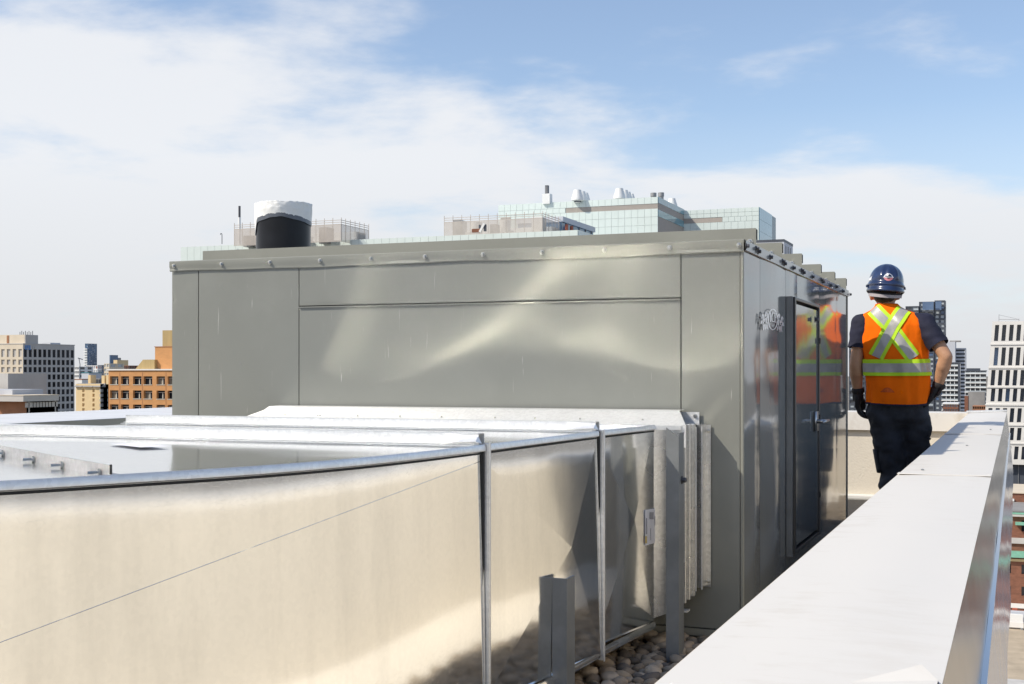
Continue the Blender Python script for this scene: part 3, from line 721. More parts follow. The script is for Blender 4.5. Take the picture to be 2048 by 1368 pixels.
# transition collar to the unit: sloping cover on top, stepped frames and black flexible strip at the side
cv = MB()
xl, xr = -3.10, -1.228
cv.v = [(xl - .06, JE + .005, TZ + .004), (xr + .06, JE + .005, TZ + .004), (xr + .02, JE + .10, TZ + .040), (xl, JE + .10, TZ + .040), (xl, JE + .145, TZ + .056), (xr, JE + .145, TZ + .056),
        (xl, UY0 - .012, TZ + .058), (xr, UY0 - .012, TZ + .058)]
cv.f = [(0, 1, 2, 3), (3, 2, 5, 4), (4, 5, 7, 6)]
co = cv.build('collar_cover', M['galv_trim'], du)
MB().box(xl - .06, xr + .06, JE + .0055, JE + .0075, TZ - .08, TZ + .003).build('collar_riser', M['galv_trim'], du)
for i, px in enumerate((570, 635, 640, 715, 800, 883, 990, 1070, 1160, 1285)):
    bolt(co, (Xat(px, JE + .05), JE + .05, TZ + .022), (0, -.37, .93), bolt_me, .5)
CB = .240
cf = MB()
for xo, ya, yb2, zb, zt in ((-1.183, 4.742, 4.750, CB - .05, TZ + .004), (-1.171, 4.754, 4.774, CB - .02, TZ + .006), (-1.161, 4.779, 4.800, CB - .01, TZ + .008), (-1.150, 4.805, 4.834, CB, TZ + .008)):
    cf.box(-1.30, xo, ya, yb2, zb, zt)
cf.build('collar_frame', M['galv_mid'], du, bevel=.0015)
MB().box(-1.30, -1.160, 4.8345, 4.888, CB + .01, TZ + .003).build('flexible_strip', M['rubber'], du)
tooth = MB().box(-.0015, .0015, -.005, .005, -.0052, .0052).mesh('tooth', M['galv_trim'])
nt_ = 58
for k in range(nt_):
    z = CB + .02 + (TZ - CB - .03) * k / (nt_ - 1)
    link(tooth, 'tooth', du, (-1.1505, 4.8365, z)); link(tooth, 'tooth', du, (-1.1385, 4.886, z))
ff2 = MB(); ff2.box(-1.30, -1.140, 4.889, 4.968, CB + .02, TZ + .002); ff2.box(-1.25, -1.122, UY0 - .0115, UY0 - .0085, CB + .012, TZ - .001)
fl = ff2.build('unit_flange', M['galv_mid'], du)
bolt(fl, (-1.132, UY0 - .0118, TZ - .025), (0, -1, 0), bolt_me, .9); bolt(fl, (-1.132, UY0 - .0118, CB + .035), (0, -1, 0), bolt_me, .9)
tf = MB().box(-1.26, -1.168, UY0 - .0145, UY0 - .0118, TZ + .003, TZ + .049).build('top_flange', M['galv_trim'], du)
bolt(tf, (-1.184, UY0 - .0147, TZ + .034), (0, -1, 0), bolt_me, .9)
MB().box(-1.24, -1.165, 4.756, 4.80, CB - .055, CB - .048).build('lower_bracket', M['galv_trim'], du)
# paper label on the third side panel
def dside(px, py):
    X = -1.300; y = Yat(px, X); return (XJ2 + (XJE - XJ2) * (y - J2) / (JS - J2) + .0045, y, zat(py, dep(X, y)))
lb = MB().quad(dside(1284, 1020), dside(1301, 1016), dside(1300, 1085), dside(1284, 1091)).build('paper_label', M['paper'], du)
def prn(px0, px1, y0, y1, mat):
    p = [dside(px0, y0), dside(px1, y0), dside(px1, y1), dside(px0, y1)]
    MB().quad(*[(a + .0012, b, c) for a, b, c in p]).build('print', mat, lb)
prn(1290.5, 1297, 1024, 1038, M['ink']); prn(1285.2, 1286.8, 1036, 1068, M['ink']); prn(1283.8, 1286.6, 1072, 1086, M['yellow']); prn(1292, 1292.8, 1056, 1080, M['ink']); prn(1298.6, 1299.6, 1032, 1050, M['ink'])

# ------------------------------------------------------------------ steel angle legs carrying the duct
def leg(X, Y, ztop, label, notch):
    t = thing('duct_support', label, 'support post', (X, Y, 0))
    w = .048
    m_ = MB()
    m_.v = [(X, Y - .003, 0), (X + w, Y - .003, 0), (X + w, Y - .003, ztop - (.035 if notch else 0)), (X, Y - .003, ztop),
            (X, Y + .003, 0), (X + w, Y + .003, 0), (X + w, Y + .003, ztop - (.035 if notch else 0)), (X, Y + .003, ztop)]
    m_.f = [(0, 1, 2, 3), (5, 4, 7, 6), (1, 5, 6, 2), (3, 2, 6, 7), (4, 0, 3, 7), (0, 4, 5, 1)]
    m_.build('front_leaf', M['post'], t)
    MB().box(X + w - .006, X + w, Y + .0032, Y + .075, 0, ztop - (.02 if notch else 0)).build('side_leaf', M['post'], t)
    MB().box(X - .03, X + w + .03, Y - .03, Y + .09, 0, .008).build('base_plate', M['post'], t)
    return t
l1 = leg(-1.206, 4.60, TZ + .002, 'grey steel angle post against the duct beside the flexible connection', True)
bolt(l1, (-1.157, 4.64, .70), (1, 0, 0), bolt_dk, 1.4)
l2 = leg(-1.350, 3.755, .457, 'short grey steel angle post with ragged top in front of the duct', False)
MB().box(-1.347, -1.307, 3.7585, 3.767, .38, .446).build('stiffener', M['bolt_dark'], l2)

# ------------------------------------------------------------------ river stones
stone_cols = [(.26, .20, .14), (.37, .29, .20), (.15, .125, .10), (.47, .38, .28), (.30, .25, .19), (.40, .31, .22)]
sm_ = [pm('river_stone_%d' % i, c, .75, 0, .25, 26, .15, 60, obj=False) for i, c in enumerate(stone_cols)]
stone_me = []
for i in range(12):
    bm = bmesh.new(); bmesh.ops.create_icosphere(bm, subdivisions=2 if i < 12 else 1, radius=1)
    for v in bm.verts:
        k = 1 + .22 * noise.noise(v.co * 1.1 + Vector((i * 7, 0, 0))) + .06 * noise.noise(v.co * 3 + Vector((0, i * 5, 0)))
        v.co = Vector((v.co.x * 1.25 * k, v.co.y * .92 * k, v.co.z * .68 * k))
    me = bpy.data.meshes.new('stone'); bm.to_mesh(me); bm.free()
    me.materials.append(sm_[i % 6]); me.polygons.foreach_set('use_smooth', [True] * len(me.polygons)); stone_me.append(me)
M['grit'] = pm('dark_grit', (.05, .045, .04), .95, 0, .4, 40, .5, 80)
gravel = sheet('gravel_bed', M['grit'], -3.6, -.405, 1.0, YF - .065, .006); props(gravel, kind='structure')
WM[gravel.name] = Matrix()
cands = []
def pack(x0, x1, y0, y1, n, rlo, rhi, layers):
    cell = {}; outp = []
    for z_l in layers:
        cell.clear()
        for _ in range(n):
            x, y = random.uniform(x0, x1), random.uniform(y0, y1); r = random.uniform(rlo, rhi)
            k = (int(x / .06), int(y / .06)); ok = True
            for i in (-1, 0, 1):
                for j in (-1, 0, 1):
                    for (qx, qy, qr) in cell.get((k[0] + i, k[1] + j), ()):
                        if math.hypot(qx - x, qy - y) < (qr + r) * .86: ok = False
            if ok and not (y > UY0 - .02 and y < UY1 + .02 and x < UX1 + .03):
                cell.setdefault(k, []).append((x, y, r)); outp.append((x, y, z_l + r * .62, r))
    return outp
cands = pack(-1.9, -.60, 3.0, 4.97, 16000, .019, .036, (.004, .026))
cands += pack(-.98, -.60, 4.97, YF - .08, 14000, .019, .034, (.004, .02))
vis, rest = [], []
for c in cands:
    px, py, d = proj(c[0], c[1], c[2])
    edge = 1310 + (1368 - py) * 1.18
    if 1090 < px < edge + 20 and 1268 < py < 1400 and c[0] > -1.85 and c[1] < 5.0: vis.append((abs(px - 1250) + abs(py - 1330), c))
    elif 1700 < px < 1745 and 995 < py < 1040: vis.append((150, c))
    else: rest.append(c)
vis.sort(key=lambda q: q[0]); rest += [c for _, c in vis[300:]]; vis = [c for _, c in vis[:300]]
def place(o, c):
    o.location = c[:3]; o.scale = (c[3],) * 3
    o.rotation_euler = (random.uniform(-.35, .35), random.uniform(-.35, .35), random.uniform(0, 6.28))
for c in vis:
    place(link(random.choice(stone_me), 'stone', gravel), c)
gm = MB(); lowp = []
bm = bmesh.new(); bmesh.ops.create_icosphere(bm, subdivisions=1, radius=1)
lv = [v.co.copy() for v in bm.verts]; lf = [tuple(v.index for v in f.verts) for f in bm.faces]; bm.free()
for c in rest:
    e = Matrix.Rotation(random.uniform(0, 6.28), 3, 'Z') @ Matrix.Rotation(random.uniform(-.3, .3), 3, 'X'); b = len(gm.v); k1 = random.uniform(1, 1.3)
    for p in lv:
        q = e @ Vector((p.x * k1 * c[3], p.y * .92 * c[3], p.z * .68 * c[3])); gm.v.append((c[0] + q.x, c[1] + q.y, c[2] + q.z))
    gm.f += [tuple(b + i for i in f) for f in lf]
M['stone_mix'] = pm('river_stone_mix', (.16, .13, .10), .8, 0, .2, 22, .1, 60, col2=(.38, .31, .22), detail=2)
g_ = gm.build('gravel', M['stone_mix'], None, smooth=True); props(g_, 'brown river stones spread over the roof between unit and parapet', 'gravel', kind='stuff')

# ------------------------------------------------------------------ the worker
wx, wy = at(1798, 8.22)
wk = thing('person', 'worker seen from behind in orange vest and navy hard hat, one arm akimbo', 'person', (wx, wy, 0), R(-2))
wk.scale = (1.02, 1, 1); WM[wk.name] = WM[wk.name] @ Matrix.Diagonal((1.02, 1, 1, 1))
M['skin'] = pm('skin', (.50, .27, .155), .5, 0, .10, 12, .05, 90)
M['hair'] = pm('dark_hair', (.035, .022, .015), .6, 0, .3, 60)
M['navy'] = pm('navy_cotton', (.012, .013, .032), .85, 0, .25, 9, .25, 25)
M['pants'] = pm('charcoal_work_cloth', (.026, .028, .036), .8, 0, .35, 10, .35, 22)
M['orange'] = pm('hi_vis_orange', (1.0, .165, .004), .9, 0, .06, 7, .25, 18, spec=.12)
M['lime'] = pm('hi_vis_lime', (.50, .78, .02), .7, 0, .08, 9)
M['silver'] = pm('reflective_tape', (.40, .39, .37), .4, .15, .10, 22, .1, 30)
M['helmet'] = pm('navy_shell', (.014, .027, .080), .22, 0, .35, 16, .04, 12, coat=.6)
M['helmet_band'] = pm('grey_headband', (.42, .38, .39), .7, 0, .1, 20)
M['glove'] = pm('black_glove', (.014, .011, .012), .75, 0, .6, 28, .3, 45)
M['glove_red'] = pm('maroon_glove_panel', (.075, .012, .016), .7, 0, .3, 30)
M['leather'] = pm('boot_leather', (.05, .035, .022), .6, 0, .3, 15)
def V(*a): return Vector(a)
def capsule(m_, p0, p1, r0, r1, flat=1.0, n=18):
    p0, p1 = Vector(p0), Vector(p1); ax = (p1 - p0); ln = ax.length; ax = ax / ln if ln > 1e-6 else V(0, 0, 1)
    fr_ = V(0, 1, 0) if abs(ax.y) < .9 else V(0, 0, 1)
    sd = ax.cross(fr_).normalized(); f2 = sd.cross(ax).normalized()
    rings = []
    for k in range(1, 5): a = math.pi / 2 * k / 4; rings.append((p0 - ax * r0 * math.cos(a), r0 * math.sin(a)))
    for k in range(1, 4): rings.append((p0 + ax * ln * k / 4, r0 + (r1 - r0) * k / 4))
    for k in range(4, 0, -1): a = math.pi / 2 * k / 4; rings.append((p1 + ax * r1 * math.cos(a), r1 * math.sin(a)))
    b = len(m_.v)
    for c, r in rings:
        for k in range(n):
            a = 2 * math.pi * k / n; m_.v.append(tuple(c + sd * math.cos(a) * r + f2 * math.sin(a) * r * flat))
    for i in range(len(rings) - 1):
        for k in range(n): m_.f.append((b + i * n + k, b + i * n + (k + 1) % n, b + (i + 1) * n + (k + 1) % n, b + (i + 1) * n + k))
    i0 = len(m_.v); m_.v.append(tuple(p0 - ax * r0)); m_.v.append(tuple(p1 + ax * r1))
    for k in range(n):
        m_.f.append((i0, b + (k + 1) % n, b + k)); q = b + (len(rings) - 1) * n; m_.f.append((i0 + 1, q + k, q + (k + 1) % n))
def organic(name, segs, voxel, mat, par, it=6, disp=None, cuts=()):
    m_ = MB()
    for s in segs: capsule(m_, *s)
    me = m_.mesh(name, mat); ob = bpy.data.objects.new('tmp', me); C.objects.link(ob)
    bm = bmesh.new(); bm.from_mesh(me); bmesh.ops.recalc_face_normals(bm, faces=bm.faces); bm.to_mesh(me); bm.free()
    rm = ob.modifiers.new('r', 'REMESH'); rm.mode = 'VOXEL'; rm.voxel_size = voxel
    dg = bpy.context.evaluated_depsgraph_get(); me2 = bpy.data.meshes.new_from_object(ob.evaluated_get(dg))
    bpy.data.objects.remove(ob)
    bm = bmesh.new(); bm.from_mesh(me2)
    for _ in range(it): bmesh.ops.smooth_vert(bm, verts=bm.verts, factor=.5, use_axis_x=True, use_axis_y=True, use_axis_z=True)
    bm.normal_update()
    if disp:
        for v, k in [(v, disp(v.co)) for v in bm.verts]: v.co += v.normal * k
    for co, no in cuts:
        bmesh.ops.bisect_plane(bm, geom=bm.verts[:] + bm.edges[:] + bm.faces[:], plane_co=co, plane_no=no, clear_outer=True)
    bm.to_mesh(me2); bm.free()
    me2.materials.clear(); me2.materials.append(mat); me2.polygons.foreach_set('use_smooth', [True] * len(me2.polygons))
    me2.name = name
    return link(me2, name, par, local=True)
HX = -.087
LSH, LEL, LWR = V(-.222, -.01, 1.415), V(-.262, -.045, 1.15), V(-.255, .015, .955)
RSH, REL, RWR = V(.150, -.01, 1.415), V(.290, -.075, 1.20), V(.232, .0, 1.005)
LHIP, LKN, LAN = V(-.092, 0, .88), V(-.045, .045, .47), V(-.02, -.05, .09)
RHIP, RKN, RAN = V(.082, .03, .88), V(.088, .16, .47), V(.095, .10, .09)
body = organic('body', [
    (V(HX, .035, 1.60), V(HX, .02, 1.69), .072, .088, 1.08), (V(HX - .005, .055, 1.565), V(HX, .06, 1.60), .05, .06),      # head, jaw
    (V(-.078, .0, 1.48), V(HX + .003, .02, 1.60), .058, .054), (V(HX, .135, 1.605), V(HX, .125, 1.64), .014, .010),        # neck, nose
    (V(HX - .088, .03, 1.575), V(HX - .088, .02, 1.615), .010, .014, 1.6), (V(HX + .082, .03, 1.575), V(HX + .082, .02, 1.615), .010, .014, 1.6),   # ears
    (V(-.05, .01, 1.36), V(-.07, .0, 1.46), .12, .07, .7), (V(-.01, .02, .95), V(-.03, .01, 1.30), .13, .14, .7),
    (V(-.06, 0, 1.44), LSH, .055, .05), (V(-.05, 0, 1.44), RSH, .055, .05),
    (LSH, LEL, .050, .040), (LEL, LEL.lerp(LWR, .3), .040, .043), (LEL.lerp(LWR, .3), LWR, .043, .028, .85),
    (RSH, REL, .052, .041), (REL, REL.lerp(RWR, .3), .041, .045), (REL.lerp(RWR, .3), RWR, .045, .029, .85),
    (LHIP, LKN, .08, .055), (LKN, LAN, .05, .035), (RHIP, RKN, .08, .055), (RKN, RAN, .05, .035), (V(-.02, .02, .93), V(0, .02, .88), .12, .12, .75)],
    .0085, M['skin'], wk, 5)
hair = organic('hair', [(V(HX, -.012, 1.60), V(HX, .0, 1.67), .069, .088, 1.0)], .009, M['hair'], wk, 4, cuts=[(V(0, .03, 0), V(0, 1, 0)), (V(0, 0, 1.572), V(0, .35, -1))])
shirt = organic('shirt', [(V(-.015, .01, .93), V(-.045, .005, 1.32), .165, .175, .62), (V(-.06, .0, 1.44), LSH, .058, .062), (V(-.06, 0, 1.44), RSH, .058, .062), (V(-.075, .005, 1.47), V(-.078, .005, 1.525), .066, .060)],
    .012, M['navy'], wk, 4, cuts=[(V(0, 0, 1.535), V(0, -.15, 1))])
def wr(sc, amp): return lambda c: amp * (noise.noise(Vector((c.x * sc, c.y * sc, c.z * sc * 1.6))) + .5 * noise.noise(Vector((c.x * sc * 2.6, c.y * sc * 2.6, c.z * sc * 3.4))))
for sh, el, d in ((LSH, LEL, .60), (RSH, REL, .68)):
    ax = (el - sh).normalized()
    organic('sleeve', [(sh + V(.03 * (1 if sh.x < 0 else -1), 0, .012), sh, .062, .070), (sh, sh.lerp(el, .85), .073, .064)], .010, M['navy'], shirt, 4, wr(11, .007), cuts=[(sh.lerp(el, d), ax)])
def fold(c):
    a = .017 * noise.noise(Vector((c.x * 9, c.y * 7, c.z * 15))) + .007 * math.sin(c.z * 46 + c.x * 30 + 3 * noise.noise(c * 6)) * max(0, 1 - abs(c.z - .50) / .22)
    return a + .008 * noise.noise(Vector((c.x * 24, c.y * 20, c.z * 26)))
pants = organic('trousers', [(V(-.02, .01, .96), V(-.01, .01, .90), .158, .168, .72), (LHIP + V(-.008, 0, -.02), LKN, .104, .088), (LKN, LAN + V(0, 0, .02), .088, .080), (RHIP + V(.008, 0, -.02), RKN, .100, .084), (RKN, RAN + V(0, 0, .02), .084, .078)],
    .010, M['pants'], wk, 5, fold, cuts=[(V(0, 0, 1.0), V(0, 0, 1)), (V(0, 0, .045), V(0, 0, -1))])
pk = MB()
def pocket(u, v):
    z = .60 - .15 * v; a = -2.3 + 1.5 * u; c = LHIP.lerp(LKN, (.88 - z) / .41); r = .098 - .006 * v
    return (c.x + .004 + r * math.cos(math.pi + (u - .5) * 1.4), c.y + r * math.sin(math.pi + (u - .5) * 1.4), z)
pk.grid(pocket, 8, 5); o = pk.build('cargo_pocket', M['pants'], pants, smooth=True, local=True); o.modifiers.new('s', 'SOLIDIFY').thickness = .012
MB().bar((.168, .02, .685), (.185, .03, .672), .02, .012).build('pocket_flap', M['pants'], pants, local=True)
for (an_, kn) in ((LAN, LKN), (RAN, RKN)):
    organic('boot', [(an_ + V(0, 0, .05), an_ + V(0, -.01, -.03), .055, .052), (an_ + V(0, -.02, -.045), an_ + V(0, .16, -.05), .045, .042)], .010, M['leather'], wk, 4, cuts=[(V(0, 0, .001), V(0, 0, -1))])
# gloves: palm, five bent fingers, cuff
def glove(wr_, d, side, spread, label, curl, thumb_dir):
    d = d.normalized(); side = (side - d * side.dot(d)).normalized(); nrm = d.cross(side)
    segs = [(wr_ + d * -.01, wr_ + d * .03, .034, .036, .9)]
    for k in range(4):
        o_ = (k - 1.5) * .021
        base = wr_ + d * .085 + side * o_
        segs.append((wr_ + d * .025 + side * o_ * .8, base, .019, .0165))
        ln = (.040, .046, .044, .034)[k]; a = base; dd = d.copy()
        for j in range(3):
            dd = (Matrix.Rotation(curl[j], 3, side) @ dd).normalized(); e = a + dd * ln * (1, .72, .6)[j] + side * o_ * spread
            segs.append((a, e, .0125 - .001 * j, .0118 - .001 * j)); a = e
    tb = wr_ + d * .03 + thumb_dir * .030
    t1 = tb + (thumb_dir * .5 + d * .8).normalized() * .042; t2 = t1 + (thumb_dir * .1 + d).normalized() * .034
    segs += [(tb - thumb_dir * .012, tb, .02, .017), (tb, t1, .016, .0135), (t1, t2, .0135, .011)]
    g = organic('glove', segs, .0052, M['glove'], wk, 2)
    cm = MB(); sd = side; f2 = nrm
    rows = [(-.035, .034), (-.03, .040), (-.012, .041), (.0, .037)]
    for t, r in rows:
        for k in range(20):
            a = 2 * math.pi * k / 20; cm.v.append(tuple(wr_ + d * t + (sd * math.cos(a) + f2 * math.sin(a)) * r))
    for i in range(3):
        for k in range(20): cm.f.append((i * 20 + k, i * 20 + (k + 1) % 20, (i + 1) * 20 + (k + 1) % 20, (i + 1) * 20 + k))
    cm.build('cuff', M['glove'], g, smooth=True, local=True)
    return g
gl = glove(LWR + V(0, 0, .01), V(-.02, .10, -1), V(0, 1, 0), .15, 'l', (-.30, -.5, -.5), V(.55, .75, 0).normalized())
gr = glove(RWR + V(0, 0, .0), V(-.46, .12, -.85), V(.1, 1, .1), .05, 'r', (.12, .22, .25), V(-.75, .3, .25).normalized())
MB().grid(lambda u, v: tuple(RWR + V(-.46, .12, -.85).normalized() * (.02 + .075 * v) + V(.034 - .004 * v, -.022 + .03 * u - .02 * (1 - u), .012)), 3, 4).build('glove_panel', M['glove_red'], gr, smooth=True, local=True)

# vest: loft of rings (z, cx, rx, ry)
VR = [(.895, -.012, .192, .130), (.93, -.011, .196, .132), (1.0, -.010, .197, .130), (1.08, -.012, .197, .127), (1.17, -.018, .199, .126), (1.27, -.030, .204, .126), (1.35, -.040, .208, .122), (1.405, -.046, .218, .113),
      (1.44, -.050, .215, .102), (1.465, -.054, .195, .092), (1.488, -.060, .150, .083), (1.508, -.066, .104, .075), (1.526, -.072, .080, .068), (1.545, -.077, .068, .062)]
def vring(z):
    for i in range(len(VR) - 1):
        a, b = VR[i], VR[i + 1]
        if z <= b[0] or i == len(VR) - 2:
            t = (z - a[0]) / (b[0] - a[0]); t = max(0, min(1, t)); return [a[k] + (b[k] - a[k]) * t for k in (1, 2, 3)]
def vs_pt(a, z, off=0.0):
    c, rx, ry = vring(z); e = 2 / 2.6; c_, s_ = math.cos(a), math.sin(a)
    k = min(1, max(0, (1.50 - z) / .08))
    hem = max(0, (1.02 - z) / .12)
    w = (.011 * noise.noise((c_ * 3 + 5, s_ * 3, z * 4.5)) + .004 * noise.noise((c_ * 8, s_ * 8, z * 13)) + .006 * math.sin(a * 3 + z * 26 + 2 * noise.noise((c_, s_, z * 3))) * .5 + .010 * noise.noise((c_ * 5, s_ * 5, z * 2)) * hem) * k
    x = c + (rx + w + off) * math.copysign(abs(c_) ** e, c_); y = .008 + (ry + w + off) * math.copysign(abs(s_) ** e, s_)
    # spine groove and shoulder blades
    if s_ < 0: y += .010 * math.exp(-((x - c) / .035) ** 2) * min(1, max(0, (z - .95) / .1)) * k - .006 * math.exp(-((abs(x - c) - .09) / .05) ** 2) * math.exp(-((z - 1.35) / .08) ** 2)
    zz = z + .006 * math.sin(a * 2 + 1) * hem
    return (x, y, zz)
vest = MB().grid(lambda u, v: vs_pt(2 * math.pi * u, .895 + .65 * v), 96, 70, True).build('vest', M['orange'], wk, smooth=True, local=True)
vest.modifiers.new('s', 'SOLIDIFY').thickness = .004
def back_a(x, z):
    c, rx, ry = vring(z); q = max(-.999, min(.999, (x - c) / rx)); cc = math.copysign(abs(q) ** (2.6 / 2), q); return -math.acos(cc)
def px2(px, py): return ((px - 1798) / 310.0, HC + (HZ - py) / 310.0)
def strap(name, pts, w0, w1, mat, off, front=False):
    """band between two offsets across a back path given in local x, z"""
    m_ = MB(); P = []
    for i in range(len(pts) - 1):
        for k in range(14): P.append(Vector(pts[i]).lerp(Vector(pts[i + 1]), k / 14))
    P.append(Vector(pts[-1])); rows = []
    for i, p in enumerate(P):
        d = (P[min(i + 1, len(P) - 1)] - P[max(i - 1, 0)]).normalized(); n_ = Vector((-d.y, d.x)); row = []
        for k in range(4):
            q = p + n_ * (w0 + (w1 - w0) * k / 3); a = back_a(q.x, q.y); a = -a if front else a
            row.append(vs_pt(a, min(q.y, 1.54), off))
        rows.append(row)
    for r in rows: m_.v += r
    for i in range(len(rows) - 1):
        for k in range(3): m_.f.append((i * 4 + k, i * 4 + k + 1, (i + 1) * 4 + k + 1, (i + 1) * 4 + k))
    return m_.build(name, mat, vest, smooth=True, local=True)
sA = [px2(1808, 619), px2(1790, 652), px2(1760, 714)]
sB = [px2(1752, 617), px2(1778, 645), px2(1800, 676), px2(1828, 716)]
for pts, o_ in ((sB, .0035), (sA, .0075)):
    strap('lime_border', pts, -.047, -.024, M['lime'], o_, False); strap('reflective_strap', pts, -.0255, .0255, M['silver'], o_ + .0012); strap('lime_border', pts, .024, .047, M['lime'], o_)
for xs_ in (-.13, .07):
    pts = [(xs_, 1.17), (xs_ + .005, 1.47)]
    strap('lime_border', pts, -.047, .047, M['lime'], .0035, True); strap('reflective_strap', pts, -.0255, .0255, M['silver'], .0048, True)
def hoop(z0, z1, mat, off, name):
    MB().grid(lambda u, v: vs_pt(2 * math.pi * u, z0 + (z1 - z0) * v + .004 * math.sin(2 * math.pi * u), off), 96, 4, True).build(name, mat, vest, smooth=True, local=True)
hoop(1.082, 1.106, M['lime'], .0110, 'lime_border'); hoop(1.105, 1.162, M['silver'], .0122, 'reflective_band'); hoop(1.160, 1.188, M['lime'], .0110, 'lime_border')
MB().grid(lambda u, v: vs_pt(2 * math.pi * u, .890 + .012 * v, .003), 96, 1, True).build('hem_binding', M['navy'], vest, smooth=True, local=True)
M['grease'] = pm('grease_smudge', (.60, .10, .010), .8, 0, .3, 60)
MB().grid(lambda u, v: vs_pt(back_a(-.10 + .09 * u, .975 + .016 * v * math.sin(math.pi * u)), .975 + .03 * math.sin(math.pi * u) * v, .0022), 8, 3).build('smudge', M['grease'], vest, smooth=True, local=True)

# hard hat
hm = Matrix.Translation((HX + .002, .012, 1.622)) @ Matrix.Rotation(R(5), 4, 'Y') @ Matrix.Rotation(R(14), 4, 'Z') @ Matrix.Rotation(R(-5), 4, 'X')
HP = [(0, 1.055), (.004, 1.085), (.012, 1.08), (.022, 1.045), (.030, 1.04), (.036, 1.075), (.044, 1.08), (.050, 1.03), (.060, 1.0), (.075, .99), (.092, .965), (.108, .925), (.122, .872), (.136, .80), (.150, .70), (.162, .58), (.171, .45), (.178, .30), (.182, .14), (.1835, .0)]
def hat_pt(u, v, off=0.0):
    a = 2 * math.pi * u; i = v * (len(HP) - 1); k = min(int(i), len(HP) - 2); t = i - k
    z = HP[k][0] + (HP[k + 1][0] - HP[k][0]) * t; r = HP[k][1] + (HP[k + 1][1] - HP[k][1]) * t
    c_, s_ = math.cos(a), math.sin(a); low = max(0, 1 - z / .06)
    rx, ry = .108 * r + off, .132 * r + off
    brim = .045 * max(0, s_) ** 2 * low + .008 * max(0, -s_) * low
    ridge = .004 * (1 + math.cos(3 * math.pi * max(-1, min(1, c_ * 1.5)))) * (1 if z > .06 else 0) * min(1, (z - .06) / .03) * r if z > .06 else 0
    p = Vector((c_ * (rx + ridge), s_ * (ry + brim + ridge), z - .012 * low * max(0, s_) - .012 * low * max(0, -s_)))
    return tuple(hm @ p)
hat = MB().grid(lambda u, v: hat_pt(u, v), 72, 57, True).build('hard_hat', M['helmet'], wk, smooth=True, local=True)
hat.modifiers.new('s', 'SOLIDIFY').thickness = .003
def band(u, v):
    a = math.pi + math.pi * u; c_, s_ = math.cos(a), math.sin(a)
    z = -.006 - .030 * v - .016 * max(0, -s_) ** 1.5
    return tuple(hm @ Vector((c_ * (.105 - .004 * v), s_ * (.118 - .004 * v), z)))
M['hat_lining'] = pm('black_lining', (.012, .012, .016), .8, 0, .2, 20)
MB().grid(lambda u, v: band(u, v * .35), 40, 2).build('lining', M['hat_lining'], hat, smooth=True, local=True)
MB().grid(lambda u, v: band(u, .35 + v * .65), 40, 3).build('headband', M['helmet_band'], hat, smooth=True, local=True)
def on_hat(a, z, off=.0015):
    v = 0
    for k in range(len(HP) - 1):
        if HP[k][0] <= z <= HP[k + 1][0]: v = (k + (z - HP[k][0]) / (HP[k + 1][0] - HP[k][0])) / (len(HP) - 1)
    return hat_pt(a / (2 * math.pi), v, off)
M['white_mark'] = pm('white_sticker', (.72, .74, .78), .4, 0, .05, 30)
M['red_mark'] = pm('red_sticker', (.62, .22, .24), .4, 0, .05, 30)
M['dark_mark'] = pm('dark_sticker', (.012, .015, .03), .4, 0, .05, 30)
AC = R(270 - 12 + 10); ZC_ = .079
def ell(k, ra, rz_): return [(AC + ra * math.cos(t), ZC_ + rz_ * math.sin(t)) for t in k]
def ringm(ra0, rz0, ra1, rz1, t0, t1, n, mat, name, off):
    m_ = MB(); ts = [t0 + (t1 - t0) * i / n for i in range(n + 1)]
    A = ell(ts, ra0, rz0); B = ell(ts, ra1, rz1)
    for i in range(n): m_.quad(on_hat(*A[i], off), on_hat(*B[i], off), on_hat(*B[i + 1], off), on_hat(*A[i + 1], off))
    m_.build(name, mat, hat, local=True)
ringm(.19, .0195, .265, .0235, 0, math.pi, 18, M['white_mark'], 'emblem', .0018)
ringm(.11, .011, .19, .0195, 0.1, math.pi - .1, 16, M['helmet'], 'emblem', .0018)
ringm(.11, .011, .265, .0235, math.pi, 2 * math.pi, 18, M['red_mark'], 'emblem', .0018)
ringm(.002, .0002, .11, .011, 0, 2 * math.pi, 18, M['dark_mark'], 'emblem', .0018)
m_ = MB()
for i in range(12):
    t0, t1 = -.30 + .6 * i / 12, -.30 + .6 * (i + 1) / 12
    m_.quad(on_hat(AC + t0, ZC_ - .002 + .005 * t0, .0026), on_hat(AC + t1, ZC_ - .002 + .005 * t1, .0026), on_hat(AC + t1, ZC_ + .002 + .005 * t1, .0026), on_hat(AC + t0, ZC_ + .002 + .005 * t0, .0026))
m_.build('emblem', M['white_mark'], hat, local=True)
m_ = MB()
for i in range(3):
    a0_ = R(186) + i * .11
    m_.quad(on_hat(a0_, .062 + .004 * i, .002), on_hat(a0_ + .10, .060, .002), on_hat(a0_ + .10, .082 + .006 * i, .002), on_hat(a0_, .078, .002))
m_.build('sticker', M['white_mark'], hat, local=True)
for a_ in (R(183), R(352)):
    p = Vector(on_hat(a_, .03, .004)); MB().bar(p - V(0, .015, 0), p + V(0, .015, 0), .012, .016).build('accessory_slot', M['helmet'], hat, local=True, bevel=.002)

